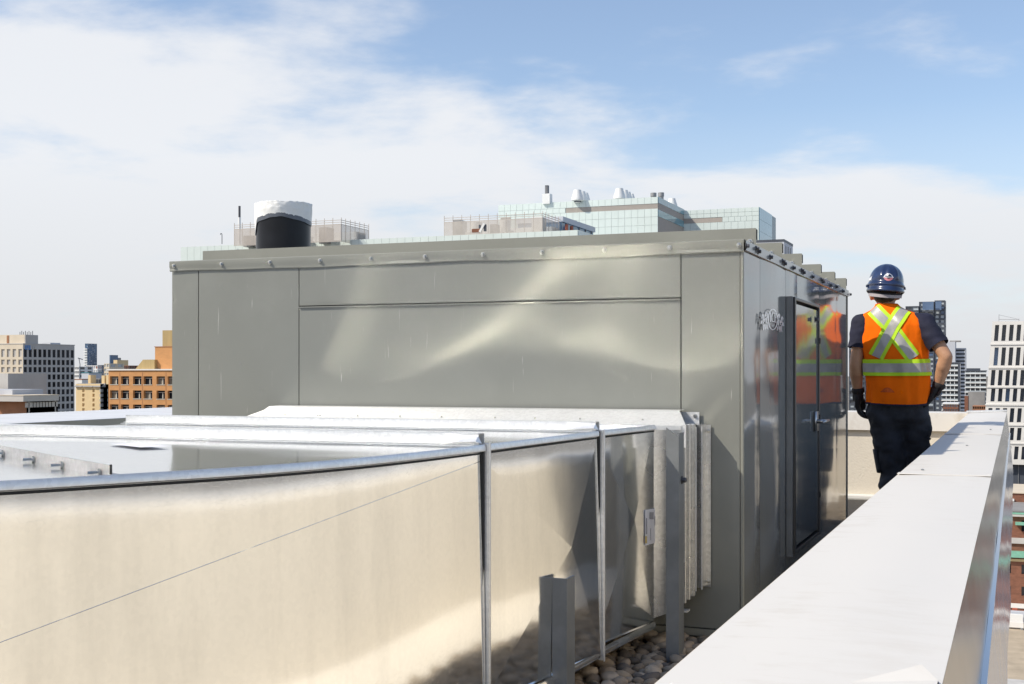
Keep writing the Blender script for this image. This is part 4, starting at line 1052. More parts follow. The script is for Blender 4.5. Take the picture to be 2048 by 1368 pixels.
# ------------------------------------------------------------------ the city
def glass(name, col, rough=.06, var=.25, sc=.15, spec=.6): return pm(name, col, rough, 0, var, sc, spec=spec)
M['win_dark'] = glass('dark_window', (.020, .022, .028), .25, .25, .15, .15); M['win_mid'] = glass('grey_window', (.06, .065, .075)); M['win_pale'] = glass('pale_window', (.42, .46, .48), .2)
M['win_blue'] = glass('blue_window', (.10, .16, .27)); M['win_black'] = glass('black_window', (.010, .011, .014), .3, .2, .2, .1); M['curtain'] = pm('curtain', (.20, .17, .13), .8, 0, .3, 1.2, stretch=(3, 3, .2)); M['win_frame'] = pm('white_window_frame', (.62, .58, .50), .6)
M['cream'] = pm('cream_concrete', (.66, .57, .44), .85, 0, .06, .2); M['greyc'] = pm('grey_and_shaded_concrete', (.50, .475, .44), .85, 0, .08, .2)  # the grey also paints the shaded face of the office block
M['orange_brick'] = pm('orange_brick', (.58, .29, .115), .9, 0, .10, .5, stretch=(1, 1, 2)); M['tan_metal'] = pm('tan_ribbed_metal', (.44, .32, .14), .6, 0, .15, 1.5, stretch=(4, 4, .1))
M['brown_brick'] = pm('brown_brick', (.36, .17, .09), .9, 0, .15, .4); M['dark_brick'] = pm('red_brown_brick', (.22, .095, .058), .9, 0, .25, 1.2, stretch=(1, 1, 2.5))
M['mint'] = pm('mint_spandrel_glass', (.66, .735, .70), .16, 0, .05, .3, spec=.5); M['louver'] = pm('taupe_louvre', (.40, .355, .315), .7, 0, .05, 1); M['screen'] = pm('beige_screen', (.50, .45, .40), .7, 0, .08, .6)
M['white_p'] = pm('white_painted_metal', (.78, .78, .76), .5, 0, .05, .5); M['steelgrey'] = pm('dull_steel', (.32, .32, .32), .5, .5, .15, 1)
M['charcoal'] = pm('charcoal_panel', (.065, .075, .095), .5, 0, .15, .2); M['white_frame'] = pm('white_facade_frame', (.76, .735, .69), .7, 0, .05, .3); M['roofgrey'] = pm('roof_grey', (.27, .26, .25), .9, 0, .15, .3)
M['copper'] = pm('green_copper', (.20, .45, .33), .7, 0, .15, 1.5); M['cream_brick'] = pm('cream_brick', (.72, .55, .31), .9, 0, .06, .3); M['pinkred'] = pm('red_panel', (.42, .12, .07), .7)
M['blueglass'] = glass('blue_tower_glass', (.08, .15, .25), .12, .4, .05); M['palegrey'] = pm('pale_grey_panel', (.52, .54, .58), .6, 0, .05, .1)
M['win_g'] = glass('blue_black_window', (.03, .04, .06), .05, .5, .08)
pane_cache = {}
def pane(w, h, mat):
    k = (round(w, 2), round(h, 2), mat.name)
    if k not in pane_cache: pane_cache[k] = MB().box(-k[0] / 2, k[0] / 2, -.03, .03, -k[1] / 2, k[1] / 2).mesh('window', mat)
    return pane_cache[k]
def facade(par, mat, orient, ox, oy, us, zs, depth, wmats, name='facade_wall', wname='window', skip=None):
    """wall with real openings: odd intervals of us and zs are openings; each pane is an object"""
    m_ = MB()
    P = (lambda u, z, e=0.0: (ox + u, oy + e, z)) if orient == 'S' else (lambda u, z, e=0.0: (ox - e, oy + u, z))
    rz = 0 if orient == 'S' else R(90)
    for j in range(len(zs) - 1):
        for i in range(len(us) - 1):
            u0, u1, z0, z1 = us[i], us[i + 1], zs[j], zs[j + 1]
            if i % 2 and j % 2 and not (skip and skip(i // 2, j // 2)):
                a, b, c, d = (u0, z0), (u1, z0), (u1, z1), (u0, z1)
                for p, q in ((a, b), (b, c), (c, d), (d, a)): m_.quad(P(*p), P(*q), P(*q, depth), P(*p, depth))
                w = wmats[0] if len(wmats) == 1 else random.choice(wmats)
                link(pane(u1 - u0 - .01, z1 - z0 - .01, w), wname, par, P((u0 + u1) / 2, (z0 + z1) / 2, depth + .02), rz)
            else: m_.quad(P(u0, z0), P(u1, z0), P(u1, z1), P(u0, z1))
    return m_.build(name, mat, par)
def even(total, n, w, first=None):
    """breakpoints for n openings of width w spread over total"""
    p = total / n; r = [0.0]
    for i in range(n): r += [p * i + (p - w) / 2, p * i + (p + w) / 2]
    return r + [total]
def zrows(z0, z1, rows):
    """rows: (bottom, top) of each opening, ascending"""
    r = [z0]
    for a, b in rows: r += [a, b]
    return r + [z1]
def shell(par, mat, x0, x1, y0, y1, z0, z1, name='wall', inset=.5, roof=None):
    MB().box(x0, x1 - inset, y0 + inset, y1, z0, z1 - .02).build(name, mat, par)
    if roof: MB().box(x0 - .15, x1 + .15, y0 - .15, y1 + .15, z1 - .1, z1 + .35).build('roof', roof, par)

# --- concrete office block at the far left
dA = 600; xA, yA = at(46, dA); zA = zat(688, dA); y1 = Yat(149, xA); x0 = xA - 45
A = thing('office_building', 'concrete office block, lit face coloured cream and shaded face grey, with deep square windows and antennas', 'building', (xA - 20, yA + 15, GZ))
shell(A, M['greyc'], x0, xA, yA, y1, GZ, zA, roof=M['greyc'])
rows = []
tops = [698, 719, 734, 749, 764.5, 780, 795, 810, 825, 840, 855, 870, 885]
for k, t in enumerate(tops): rows.append((zat(t + (16 if k == 0 else 10.5), dA), zat(t, dA)))
rows = [r for r in rows if r[0] > GZ + 1][::-1]
facade(A, M['greyc'], 'E', xA, yA, even(y1 - yA, 11, 2.1), zrows(GZ, zA, rows), .3, [M['win_dark'], M['win_dark'], M['win_black']])  # greyer than the front: the shade of this face is in its colour
facade(A, M['cream'], 'S', x0, yA, even(45, 13, 2.1), zrows(GZ, zA, rows), .8, [M['win_dark'], M['curtain'], M['win_dark']])
zp = zat(669, dA)
MB().box(x0, Xat(49, yA + 2), yA + 2, Yat(76, xA - .5), zA + .3, zp).build('penthouse', M['cream'], A)
MB().box(Xat(49, yA + 2) + .02, Xat(49, yA + 2) + .5, yA + 2.02, Yat(76, xA - .5), zA + .31, zp - .01).build('penthouse_side', M['greyc'], A)  # grey slab paints the shade on this side of the penthouse
MB().box(Xat(14, yA + 2), Xat(18, yA + 2), yA + 1.8, yA + 2.0, zA + .4, zp - .3).build('vent_panel', M['brown_brick'], A)
MB().box(xA - 6, xA - 1, Yat(104, xA), Yat(124, xA), zA + .3, zat(683.5, dA)).build('roof_box', M['palegrey'], A)
for i in range(8):
    px = 40 + i * 3.6; X, Y = at(px, dA + 12)
    MB().tube([(X, Y, zp), (X, Y, zp + 1.6 + .5 * (i % 2))], .16, 6).build('antenna', M['charcoal'], A)
M['blue_sign'] = pm('blue_sign', (.10, .24, .50), .5)
zz = zat(694, dA)
sg = MB(); 
for k in range(3): sg.box(xA + .05, xA + .2, yA + 1.2 + k * 1.3, yA + 2.1 + k * 1.3, zz - 1.0 + .5 * (k == 1), zz + .9)
sg.box(xA + .05, xA + .18, yA + 1.2, yA + 5.0, zz - 1.2, zz - .8); sg.build('sign', M['blue_sign'], A)
MB().box(xA + .05, xA + .15, yA + 6.2, yA + 7.0, zz - .7, zz + .6).box(xA + .05, xA + .15, yA + 7.6, yA + 8.2, zz - .7, zz + .6).build('sign_letter', M['greyc'], A)

# --- low brick building in front of it
dB = 260; xB, yB = at(57, dB); zB = zat(803, dB); yB1 = Yat(112, xB)
B = thing('brick_building', 'low brown brick building with overhanging flat roof in front of the concrete block', 'building', (xB - 10, yB + 8, GZ))
shell(B, M['brown_brick'], xB - 40, xB, yB, yB1, GZ, zB)
facade(B, M['brown_brick'], 'S', xB - 40, yB, [0, 40], [GZ, zB], .3, [M['win_dark']])
facade(B, M['greyc'], 'E', xB, yB, even(yB1 - yB, 9, 2.0), zrows(GZ, zB, [(zat(815, dB), zat(805, dB))]), .4, [M['win_dark'], M['win_mid']])
ov = MB().box(xB - 9, xB + .5, yB - 2, Yat(118, xB + .5), zB + .02, zat(791, dB)).build('overhanging_roof', M['greyc'], B)
MB().box(xB - 9.1, xB + .6, yB - 2.1, Yat(118, xB + .5) + .1, zat(791, dB), zat(790.2, dB)).build('roof_edge', M['cream'], B)
MB().box(xB - 40, xB - 7, yB + 3, yB + 12, zB + .02, zat(780, dB)).build('roof_block', M['palegrey'], B)
MB().box(xB - 40, Xat(16, yB + 14), yB + 14, yB + 26, zB + .02, zat(747, dB + 14)).build('roof_tower', M['greyc'], B)

# --- cream apartment block
dC = 470; xC, yC = at(205, dC); xC0 = Xat(152, yC); zC = zat(768, dC)
Cb = thing('apartment_building', 'pale yellow apartment block with dark balcony strips and roof chimneys', 'building', ((xC + xC0) / 2, yC + 6, GZ))
shell(Cb, M['cream_brick'], xC0, xC, yC, Yat(216, xC), GZ, zC)
wC = xC - xC0; k = wC / 53
rws = [(zat(y + 6.4, dC), zat(y, dC)) for y in (778, 787.5, 797, 807, 817, 827, 837, 847, 857)]
us = [0, 12.5 * k, 17.5 * k, 33 * k, 37.5 * k, wC]
facade(Cb, M['cream_brick'], 'S', xC0, yC, us, zrows(GZ, zC, rws[::-1]), .9, [M['win_dark'], M['win_mid']])
facade(Cb, M['greyc'], 'E', xC, yC, even(Yat(216, xC) - yC, 4, 3.2), zrows(GZ, zC, rws[::-1]), .3, [M['win_mid'], M['win_dark'], M['louver']])
for a, b in ((-1, 14), (15, 35), (36, 55)):
    m_ = MB(); xa, xb = xC0 + a * k, xC0 + b * k; z0, z1 = zat(774, dC), zat(767, dC)
    m_.v = [(xa, yC - .8, z0), (xb, yC - .8, z0), (xb, yC + 1.2, z1), (xa, yC + 1.2, z1), (xa, yC + 1.2, z0), (xb, yC + 1.2, z0)]; m_.f = [(0, 1, 2, 3), (0, 3, 4), (1, 5, 2), (0, 4, 5, 1), (4, 3, 2, 5)]
    m_.build('mansard', M['roofgrey'], Cb)
for a, b, t in ((17, 22, 750), (44, 50, 751), (53, 60, 750)):
    MB().box(xC0 + a * k, xC0 + b * k, yC + 2, yC + 5, zC - .1, zat(t, dC)).build('chimney', M['cream_brick'], Cb)

# --- orange brick building beside the unit
dD = 322; xD, yD = at(217, dD); zD = zat(740, dD); xD1 = xD + 40
D = thing('brick_building', 'orange brick building with recessed curtained windows and stepped penthouse', 'building', (xD + 20, yD + 8, GZ))
MB().box(xD, xD1, yD + .9, yD + 18, GZ, zD - .1).build('wall', M['orange_brick'], D)
def uD(px): return Xat(px, yD) - xD
us = [0]
for a, b in ((220, 237), (242, 258), (266, 283), (287, 304.5), (313, 330), (335, 351.5)): us += [uD(a), uD(b)]
us += [us[-1] + 1.5, us[-1] + 3.6, 40]
rws = [(zat(y + 16.5, dD), zat(y, dD)) for y in (752.5, 780.5, 808.5, 836.5, 864.5, 892.5)]
facade(D, M['orange_brick'], 'S', xD, yD, us, zrows(GZ, zD, rws[::-1]), .75, [M['curtain'], M['win_dark'], M['curtain']])
fr_me = {}
for j, (z0, z1) in enumerate(rws[:3]):
    for i in range(6):
        w = us[2 * i + 2] - us[2 * i + 1]; h = z1 - z0; X = xD + us[2 * i + 1]
        m_ = MB().box(X + .01, X + w - .01, yD + .62, yD + .70, z1 - .55, z1 - .42).box(X + w * .52, X + w * .60, yD + .62, yD + .70, z0 + .1, z1 - .55).box(X + .01, X + w - .01, yD - .1, yD + .7, z0 - .12, z0 + .03)
        m_.box(X + w - .12, X + w - .01, yD + .62, yD + .70, z0 + .04, z1 - .56)
        m_.build('window_frame', M['win_frame'], D)
        MB().box(X + w * .61, X + w - .13, yD + .63, yD + .66, z0 + .08, z1 - .57).build('window', M['win_dark'], D)
for px in (239.7, 285, 332): X = Xat(px, yD); MB().box(X - .06, X + .06, yD - .04, yD + .01, GZ, zD - .6).build('control_joint', M['brown_brick'], D)
MB().box(xD - .3, xD1, yD - .3, yD + 18, zD - .1, zD + .25).build('parapet_cap', M['white_frame'], D)
MB().box(Xat(310, yD + 3), xD1 - 4, yD + 3, yD + 14, zD + .25, zat(695, dD + 3)).build('penthouse', M['orange_brick'], D)
MB().box(Xat(309.5, yD + 3) - .1, xD1 - 3.9, yD + 2.9, yD + 14.1, zat(695, dD + 3), zat(693.6, dD + 3)).build('penthouse_cap', M['brown_brick'], D)
MB().box(Xat(325, yD + 5), xD1 - 6, yD + 5, yD + 12, zat(693.6, dD + 3), zat(662, dD + 5)).build('metal_tower', M['tan_metal'], D)
m_ = MB(); xa, xb, xc = Xat(271, yD + 2), Xat(286, yD + 2), Xat(309, yD + 2); za, zb = zD + .25, zat(719.5, dD + 2)
for yy in (yD + 2, yD + 10): m_.v += [(xa, yy, za), (xc, yy, za), (xc, yy, zb), (xb, yy, zb)]
m_.f = [(0, 1, 2, 3), (7, 6, 5, 4), (0, 3, 7, 4), (3, 2, 6, 7), (2, 1, 5, 6), (1, 0, 4, 5)]
m_.build('sloped_plant_room', M['tan_metal'], D)

# --- distant towers and low blocks between them
def far_block(name, label, cat, px0, px1, ytop, d, mat, wmat, depth=30, rows=0, cols=0, ewin=True, roof=None, gz=GZ, px2=None, ecols=None):
    x1, yy = at(px1, d); depth = Yat(px2, x1) - yy if px2 else depth; x0 = Xat(px0, yy); zt = zat(ytop, d)
    t = thing(name, label, cat, ((x0 + x1) / 2, yy + depth / 2, gz))
    shell(t, mat, x0, x1, yy, yy + depth, gz, zt, roof=roof)
    if rows:
        zb = max(gz, zat(860, d)); hh = (zt - zb) / rows
        rz_ = [(zb + hh * (j + .25), zb + hh * (j + .85)) for j in range(rows)]
        facade(t, mat, 'S', x0, yy, even(x1 - x0, cols, (x1 - x0) / cols * .72), zrows(gz, zt, rz_), .4, wmat)
        facade(t, mat, 'E', x1, yy, even(depth, ecols or max(2, cols // 2), depth / (ecols or max(2, cols // 2)) * .6), zrows(gz, zt, rz_), .4, wmat)
    else:
        MB().quad((x0, yy, gz), (x1, yy, gz), (x1, yy, zt), (x0, yy, zt)).quad((x1, yy, gz), (x1, yy + depth, gz), (x1, yy + depth, zt), (x1, yy, zt)).build('facade_wall', mat, t)
    return t, (x0, x1, yy, zt)
tw, (a, b, c, zt) = far_block('tower', 'tall slim blue glass tower with white balcony side on the horizon', 'tower', 170, 175.5, 687, 1700, M['blueglass'], [M['win_blue'], M['blueglass'], M['blueglass'], M['palegrey']], 30, 30, 2, px2=194, ecols=6)
for j in range(26): MB().box(a - 1.5, b - .3, c - 1.5, c - .05, zt - 8 - j * 3.4, zt - 8 - j * 3.4 + 1.4).build('balcony', M['white_p'], tw)
MB().box(a - .2, b - .4, c - .3, c - .04, GZ, zt - 7).build('balcony_wall', M['win_pale'], tw)
far_block('tower', 'short blue glass tower with stepped top on the horizon', 'tower', 219, 221, 710, 1900, M['blueglass'], [M['win_blue'], M['blueglass']], 25, 30, 1, px2=236, ecols=5)
far_block('tower', 'grey tower stepping down behind the short blue tower', 'tower', 233, 235, 715.5, 1960, M['greyc'], [M['win_mid']], 25, 26, 1, px2=242, ecols=3)
far_block('apartment_building', 'beige slab block below the short blue tower', 'building', 227, 234.5, 720, 1500, M['cream_brick'], [M['win_mid']], 20)
far_block('apartment_building', 'long dark brown low block above the orange brick roof', 'building', 220, 258, 731, 1100, M['dark_brick'], [M['win_mid']], 20, 10, 12)
far_block('apartment_building', 'cream tower block with pale window strip left of the dark brown block', 'building', 208, 218.5, 727, 1000, M['cream'], [M['win_pale']], 18, 12, 2)
far_block('apartment_building', 'dark blue low block between white block and cream tower', 'building', 195, 209, 730, 1200, M['charcoal'], [M['win_blue']], 5, 10, 5)
far_block('apartment_building', 'white and pink low apartment block under the tall blue tower', 'building', 172, 195, 731, 1050, M['white_p'], [M['pinkred'], M['win_mid'], M['palegrey']], 5, 12, 6)
far_block('house', 'white gridded low block beside the concrete office block', 'house', 149, 158, 733, 900, M['white_p'], [M['win_mid']], 15, 14, 4)
far_block('house', 'white low shed with red roof beside the concrete office block', 'house', 148, 164, 759, 720, M['white_frame'], [M['win_mid']], 12, 0, 0, roof=M['brown_brick'])
far_block('house', 'pale low house with turquoise roof between office block and chimneys', 'house', 163, 178, 746, 800, M['palegrey'], [M['win_mid']], 12, 0, 0, roof=pm('turquoise_roof', (.03, .20, .24), .6))
far_block('house', 'pale flat block behind the chimneys of the cream apartments', 'house', 176, 200, 757, 700, M['roofgrey'], [M['win_mid']], 12, 8, 8)
X, Y = at(160, 850); zt = zat(716, 850)
lp = thing('lamp_mast', 'thin curved mast beside the tall blue tower', 'mast', (X, Y, GZ))
MB().tube([(X, Y, GZ), (X, Y, zt - 4), (X - .8, Y, zt - .5), (X - 1.5, Y, zt)], .25, 6).build('pole', M['charcoal'], lp)
MB().bar((X - 1.6, Y, zt), (X + 2.2, Y, zt - 1), .5, .5).build('arm', M['charcoal'], lp)

# --- pale glass hospital-like complex behind the unit
def clad(par, orient, ox, oy, width, z0, z1, pw, rows, mat=None, skip=None, t=.12, gap=.022):
    """glass cladding panels, each a piece with an open joint around it"""
    mat = mat or M['mint']; n = max(1, round(width / pw)); p = width / n; hs = (z1 - z0) / rows
    key = ('p', round(p, 3), round(hs, 3), mat.name)
    if key not in pane_cache: pane_cache[key] = MB().box(-p / 2 + gap, p / 2 - gap, -t, 0, -hs / 2 + gap, hs / 2 - gap).mesh('glass_panel', mat)
    for j in range(rows):
        for i in range(n):
            u = p * (i + .5); z = z0 + hs * (j + .5)
            if skip and skip(u, z): continue
            link(pane_cache[key], 'glass_panel', par, (ox + u, oy, z) if orient == 'S' else (ox, oy + u, z), 0 if orient == 'S' else R(90))
M['joint'] = pm('panel_joint', (.46, .52, .51), .6)
dE = 200; xE, yE = at(1156, dE); zE = 23.5; xE0 = Xat(362, yE); yE1 = Yat(1187, xE)
E = thing('glass_building', 'long low wing clad in pale mint glass panels behind the unit', 'building', ((xE + xE0) / 2, yE + 20, GZ))
MB().box(xE0, xE, yE, yE + 40, GZ, zE - .05).build('wall', M['joint'], E)
clad(E, 'S', xE0, yE, xE - xE0, zE - 3.0, zE, 1.45, 1); clad(E, 'S', xE0, yE, xE - xE0, zE - 9.0, zE - 3.0, 2.9, 2)
clad(E, 'E', xE, yE, 40, zE - 3.0, zE, 1.45, 1)
X, Y = at(444, 222); zt = zat(467, 222)
mp_ = thing('vent_pipe', 'thin hooked vent pipe on the mint glass wing', 'pipe', (X, Y, zE))
MB().tube([(X, Y, zE), (X, Y, zt - .2), (X - .08, Y, zt), (X - .25, Y, zt + .02), (X - .33, Y, zt - .2)], .07, 6).build('pipe', M['charcoal'], mp_)
X, Y = at(479, 224); zt = zat(412, 224)
cp = thing('chimney', 'white chimney pipe with black tip standing left of the black stack', 'chimney', (X, Y, zE))
MB().tube([(X, Y, zE), (X, Y, zt - 2.0)], .24, 10).build('pipe', M['white_p'], cp, smooth=False); MB().tube([(X, Y, zt - 2.0), (X, Y, zt)], .20, 10).build('tip', M['bolt_dark'], cp)

def plant_screen(px0, px1, px2, ytop, d, label, seed):
    """screen of fine horizontal slats on posts round rooftop machines"""
    xr_, yr_ = at(px1, d); xl_ = Xat(px0, yr_); yb_ = Yat(px2, xr_); zt = zat(ytop, d); z0 = zE - .6
    t = thing('plant_screen', label, 'plant screen', ((xl_ + xr_) / 2, yr_, z0))
    n = 30; hh = (zt - .9 - z0) / n
    sl = MB()
    for j in range(n):
        z = z0 + hh * (j + .15); sl.box(xl_, xr_, yr_, yr_ + .04, z, z + hh * .72)
    for z in (zt - .55, zt - .2, zt - .9): sl.box(xl_, xr_, yr_, yr_ + .06, z, z + .09)
    props(sl.build('slats', M['screen'], t), kind='stuff')
    sl = MB()
    for j in range(n):
        z = z0 + hh * (j + .15); sl.box(xr_ - .04, xr_, yr_ + .1, yb_, z, z + hh * .5)
    for z in (zt - .55, zt - .2, zt - .9): sl.box(xr_ - .06, xr_, yr_ + .1, yb_, z, z + .09)
    props(sl.build('slats', M['screen'], t), kind='stuff')
    w = xr_ - xl_; k = max(3, round(w / 1.6))
    pme = MB().box(-.04, .04, .05, .13, z0, zt + .25).mesh('post', M['screen'])
    for i in range(k + 1): link(pme, 'post', t, (xl_ + w * i / k, yr_ + .02, 0))
    for i in range(1, 7): link(pme, 'post', t, (xr_ - .1, yr_ + (yb_ - yr_) * i / 6, 0))
    rn = random.Random(seed)
    for i in range(9):
        a = xl_ + w * rn.uniform(.03, .9); b = rn.uniform(.8, 2.2); hgt = rn.uniform(.35, .95)
        if i % 3 == 0: MB().lathe((a, yr_ + 2.5, z0), [(b * .5, 0), (b * .5, (zt - z0) * hgt), (b * .3, (zt - z0) * hgt + .1)], 16).build('machine', M['white_p'], t)
        else: MB().box(a, a + b, yr_ + 1.5 + .5 * (i % 2), yr_ + 4, z0, z0 + (zt - z0) * hgt).build('machine', M['white_p'] if i % 2 else M['steelgrey'], t)
    MB().box(xl_ + .3, xr_ - .4, yr_ + 6, min(yb_ - .5, yr_ + 10), z0, z0 + (zt - z0) * .62).build('machine', M['white_p'], t)
    return t, (xl_, xr_, yr_, yb_, zt)
plant_screen(468, 682, 738, 438, 212, 'beige slatted plant screen behind the black stack', 3)
ps, (xl_, xr_, yr_, yb_, zps) = plant_screen(888, 1085, 1124, 425, 207, 'beige slatted plant screen in front of the tall mint glass block', 5)
# small machine on the wing in front of the second screen
X, Y = at(962, 203); z0 = zE
rm_ = thing('roof_machine', 'small dark roof machine with white hood on the mint wing', 'machine', (X, Y, z0))
MB().box(X - 1.6, X - .2, Y, Y + .5, z0, z0 + .55).build('brown_frame', M['dark_brick'], rm_); MB().bar((X - .2, Y, z0), (X + .6, Y, z0 + 1.3), .3, .35).build('hood', M['white_p'], rm_)
MB().box(X + .45, X + .8, Y, Y + .4, z0 + .1, z0 + 1.2).build('fan_box', M['charcoal'], rm_); MB().box(X - .35, X - .15, Y - .1, Y + .3, z0 + .6, z0 + 1.15).build('fan_box', M['charcoal'], rm_)
# blue glazed lift house
xg, yg = at(1124, 215); yg2 = Yat(1187, xg); zg = zat(433, 215)
G0 = thing('lift_house', 'small blue glazed rooftop house with red posts right of the plant screen', 'rooftop house', (xg - 4, yg + 6, zE))
MB().box(xg - 8, xg - .05, yg, yg2, zE - 5, zg - .9).build('wall', M['blueglass'], G0); MB().box(xg - 8.2, xg + .25, yg - .2, yg2 + .3, zg - .9, zg).build('roof', M['palegrey'], G0)
for k in range(5): MB().box(xg - .04, xg + .08, yg + (yg2 - yg) * (.12 + .2 * k), yg + (yg2 - yg) * (.12 + .2 * k) + .25, zE - 1, zg - .9).build('mullion', M['charcoal'], G0)
for px in (1133, 1143): yy = Yat(px, xg + .6); MB().tube([(xg + .6, yy, zE - 3), (xg + .6, yy, zg - 1.3)], .28, 10).build('post', M['pinkred'], G0)

dM = 235; xM, yM = at(1316, dM); xM0 = Xat(997, yM); yM1 = Yat(1367, xM); zM = zat(393.5, dM); zMb = zat(466, dM)
Mb = thing('glass_building', 'tall pale mint glass block with taupe louvre bands and roof cowls', 'building', ((xM + xM0) / 2, yM + 10, GZ))
MB().box(xM0, xM, yM, yM1 + 2, zMb, zM - .05).build('wall', M['joint'], Mb)
MB().box(xM0 + 2, xM - 1.5, yM + 2, yM1, GZ, zMb - .01).build('lower_wall', M['charcoal'], Mb)
zb0, zb1 = zat(417, dM), zat(407, dM); ub = Xat(1131, yM) - xM0
hM = zM - zMb; zr1 = zb0
clad(Mb, 'S', xM0, yM, xM - xM0, zb1, zM, 1.25, 1)
clad(Mb, 'S', xM0, yM, ub, zb0, zb1, 1.25, 1)
clad(Mb, 'S', xM0, yM, xM - xM0, zMb, zb0, 1.25, 3)
lv_ = MB()
for j in range(5): z = zb0 + (zb1 - zb0) * (j + .1) / 5; lv_.box(xM0 + ub + .05, xM - .02, yM - .05, yM + .02, z, z + (zb1 - zb0) * .17)
lv_.build('louvre_band', M['louver'], Mb)
MB().box(xM0 + .5, Xat(1022, yM), yM - .18, yM - .125, zat(428, dM), zat(421, dM)).build('louvre_band', M['louver'], Mb)
e0, e1, e2, e3 = zat(466, dM), zat(433, dM), zat(419, dM), zat(406, dM)
M['mint_shaded'] = glass('shaded_mint_glass', (.20, .38, .44), .08, .12, .2)  # copy of the mint glass with the side faces' blue shade in its colour
clad(Mb, 'E', xM, yM, yM1 - yM, e3, zM, 1.6, 1, M['mint_shaded']); clad(Mb, 'E', xM, yM, yM1 - yM, e1, e2, 1.6, 1, M['mint_shaded']); clad(Mb, 'E', xM, yM, yM1 - yM, zMb, e0, 1.6, 1, M['mint_shaded'])
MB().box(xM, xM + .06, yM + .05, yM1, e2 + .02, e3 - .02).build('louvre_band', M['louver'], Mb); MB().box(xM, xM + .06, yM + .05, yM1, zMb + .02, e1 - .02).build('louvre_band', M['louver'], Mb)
dN = dep(xM, yM1); xN1 = Xat(1518, yM1); zN = zat(414, dep(xN1, yM1)); yN1 = Yat(1543, xN1)
Nb = thing('glass_building', 'lower mint glass block stepping back right of the tall one', 'building', ((xM + xN1) / 2, yM1 + 10, GZ))
MB().box(xM + .05, xN1, yM1, yN1 + 5, GZ, zN - .05).build('wall', M['joint'], Nb)
zn0, zn1 = zat(441, dep(xN1, yM1)), zat(431, dep(xN1, yM1)); un_ = Xat(1445, yM1) - xM
clad(Nb, 'S', xM + .05, yM1, xN1 - xM - .05, zn1, zN, 1.3, 2); clad(Nb, 'S', xM + un_, yM1, xN1 - xM - un_, zn0, zn1, 1.3, 1); clad(Nb, 'S', xM + .05, yM1, xN1 - xM - .05, zn0 - 9, zn0, 1.3, 4)
MB().box(xM + .06, xM + un_ - .05, yM1 - .06, yM1 - .01, zn0 + .03, zn1 - .03).build('louvre_band', M['louver'], Nb)
clad(Nb, 'E', xN1, yM1, yN1 - yM1, zN - 14, zN, 2.2, 6, M['mint_shaded'])
# roof cowls and caps
def cowl(px, ytop, d, s, label):
    X, Y = at(px, d); zt = zat(ytop, d); z0 = zM - .4 if px < 1330 else zN
    t = thing('roof_cowl', label, 'cowl', (X, Y, z0), group='white roof cowls on the mint glass block')
    MB().lathe((X, Y, 0), [(.55 * s, z0), (.55 * s, zt - 2.1 * s)], 20).build('duct', M['white_p'], t, ang=40)
    MB().lathe((X, Y, 0), [(.70 * s, zt - 2.1 * s), (1.12 * s, zt - 1.95 * s), (1.10 * s, zt - 1.4 * s), (.72 * s, zt - .2 * s), (.70 * s, zt)], 24).build('hood', M['white_p'], t, ang=40)
    MB().lathe((X, Y, 0), [(.66 * s, zt - 2.3 * s), (.66 * s, zt - 2.09 * s)], 20).build('shadow_ring', M['charcoal'], t)
for px, yt, d, s, lab in ((1155, 380, 240, 1.0, 'largest white roof cowl of the cluster near the square chimney'), (1164, 383, 247, .9, 'middle white roof cowl of the cluster near the square chimney'), (1170.5, 386, 254, .85, 'smallest white roof cowl of the cluster near the square chimney'),
                          (1239, 377, 240, 1.0, 'largest white roof cowl of the row above the louvre band'), (1249, 380.5, 247, .9, 'second white roof cowl of the row above the louvre band'), (1255.5, 384, 254, .8, 'third white roof cowl of the row above the louvre band'), (1263, 388, 262, .65, 'fourth, low white cowl of the row above the louvre band'),
                          (1344, 397, 252, .95, 'white roof cowl standing alone past the roof corner')):
    cowl(px, yt, d, s, lab)
for px, d, lab in ((1307, 244, 'dull grey round roof vent set back from the roof corner'), (1322, 240, 'dull grey round roof vent at the roof corner')):
    X, Y = at(px, d); zt = zat(386 if px < 1315 else 385.5, d)
    t = thing('roof_vent', lab, 'vent', (X, Y, zM), group='grey round roof vents')
    MB().lathe((X, Y, 0), [(.50, zM - .3), (.50, zt - .6)], 20).build('pipe', M['steelgrey'], t, ang=40); MB().lathe((X, Y, 0), [(.58, zt - .7), (.58, zt), (.5, zt + .02)], 20).build('cap', M['steelgrey'], t, ang=40)
X, Y = at(1094, 243); zt = zat(371, 243)
t = thing('chimney', 'square white roof block with dark grey louvred flue', 'chimney', (X, Y, zM))
MB().box(X - .75, X + .75, Y - .6, Y + .9, zM - .3, zat(388, 243)).build('base', M['white_p'], t); MB().box(X - .3, X + .32, Y - .3, Y + .3, zat(388, 243), zt).build('flue', M['charcoal'], t)
for k in range(2): MB().box(X - .2 + .25 * k, X - .08 + .25 * k, Y - .33, Y - .30, zat(387, 243), zt - .2).build('slat', M['steelgrey'], t)
# small buildings peeping over the end of the unit
t, (a, b, c, zt) = far_block('glass_building', 'pale lilac block peeping over the end of the unit roof', 'building', 1500, 1568, 483, 190, M['palegrey'], [M['win_blue']], 8)
MB().box(a, b + .05, c - .05, c + 8, zt, zt + .35).build('roof_edge', M['charcoal'], t)
for k in range(3): MB().box(b + .01, b + .06, c + 1.5 + 2 * k, c + 1.7 + 2 * k, zt - 2.6, zt - .5).build('window', M['win_dark'], t)

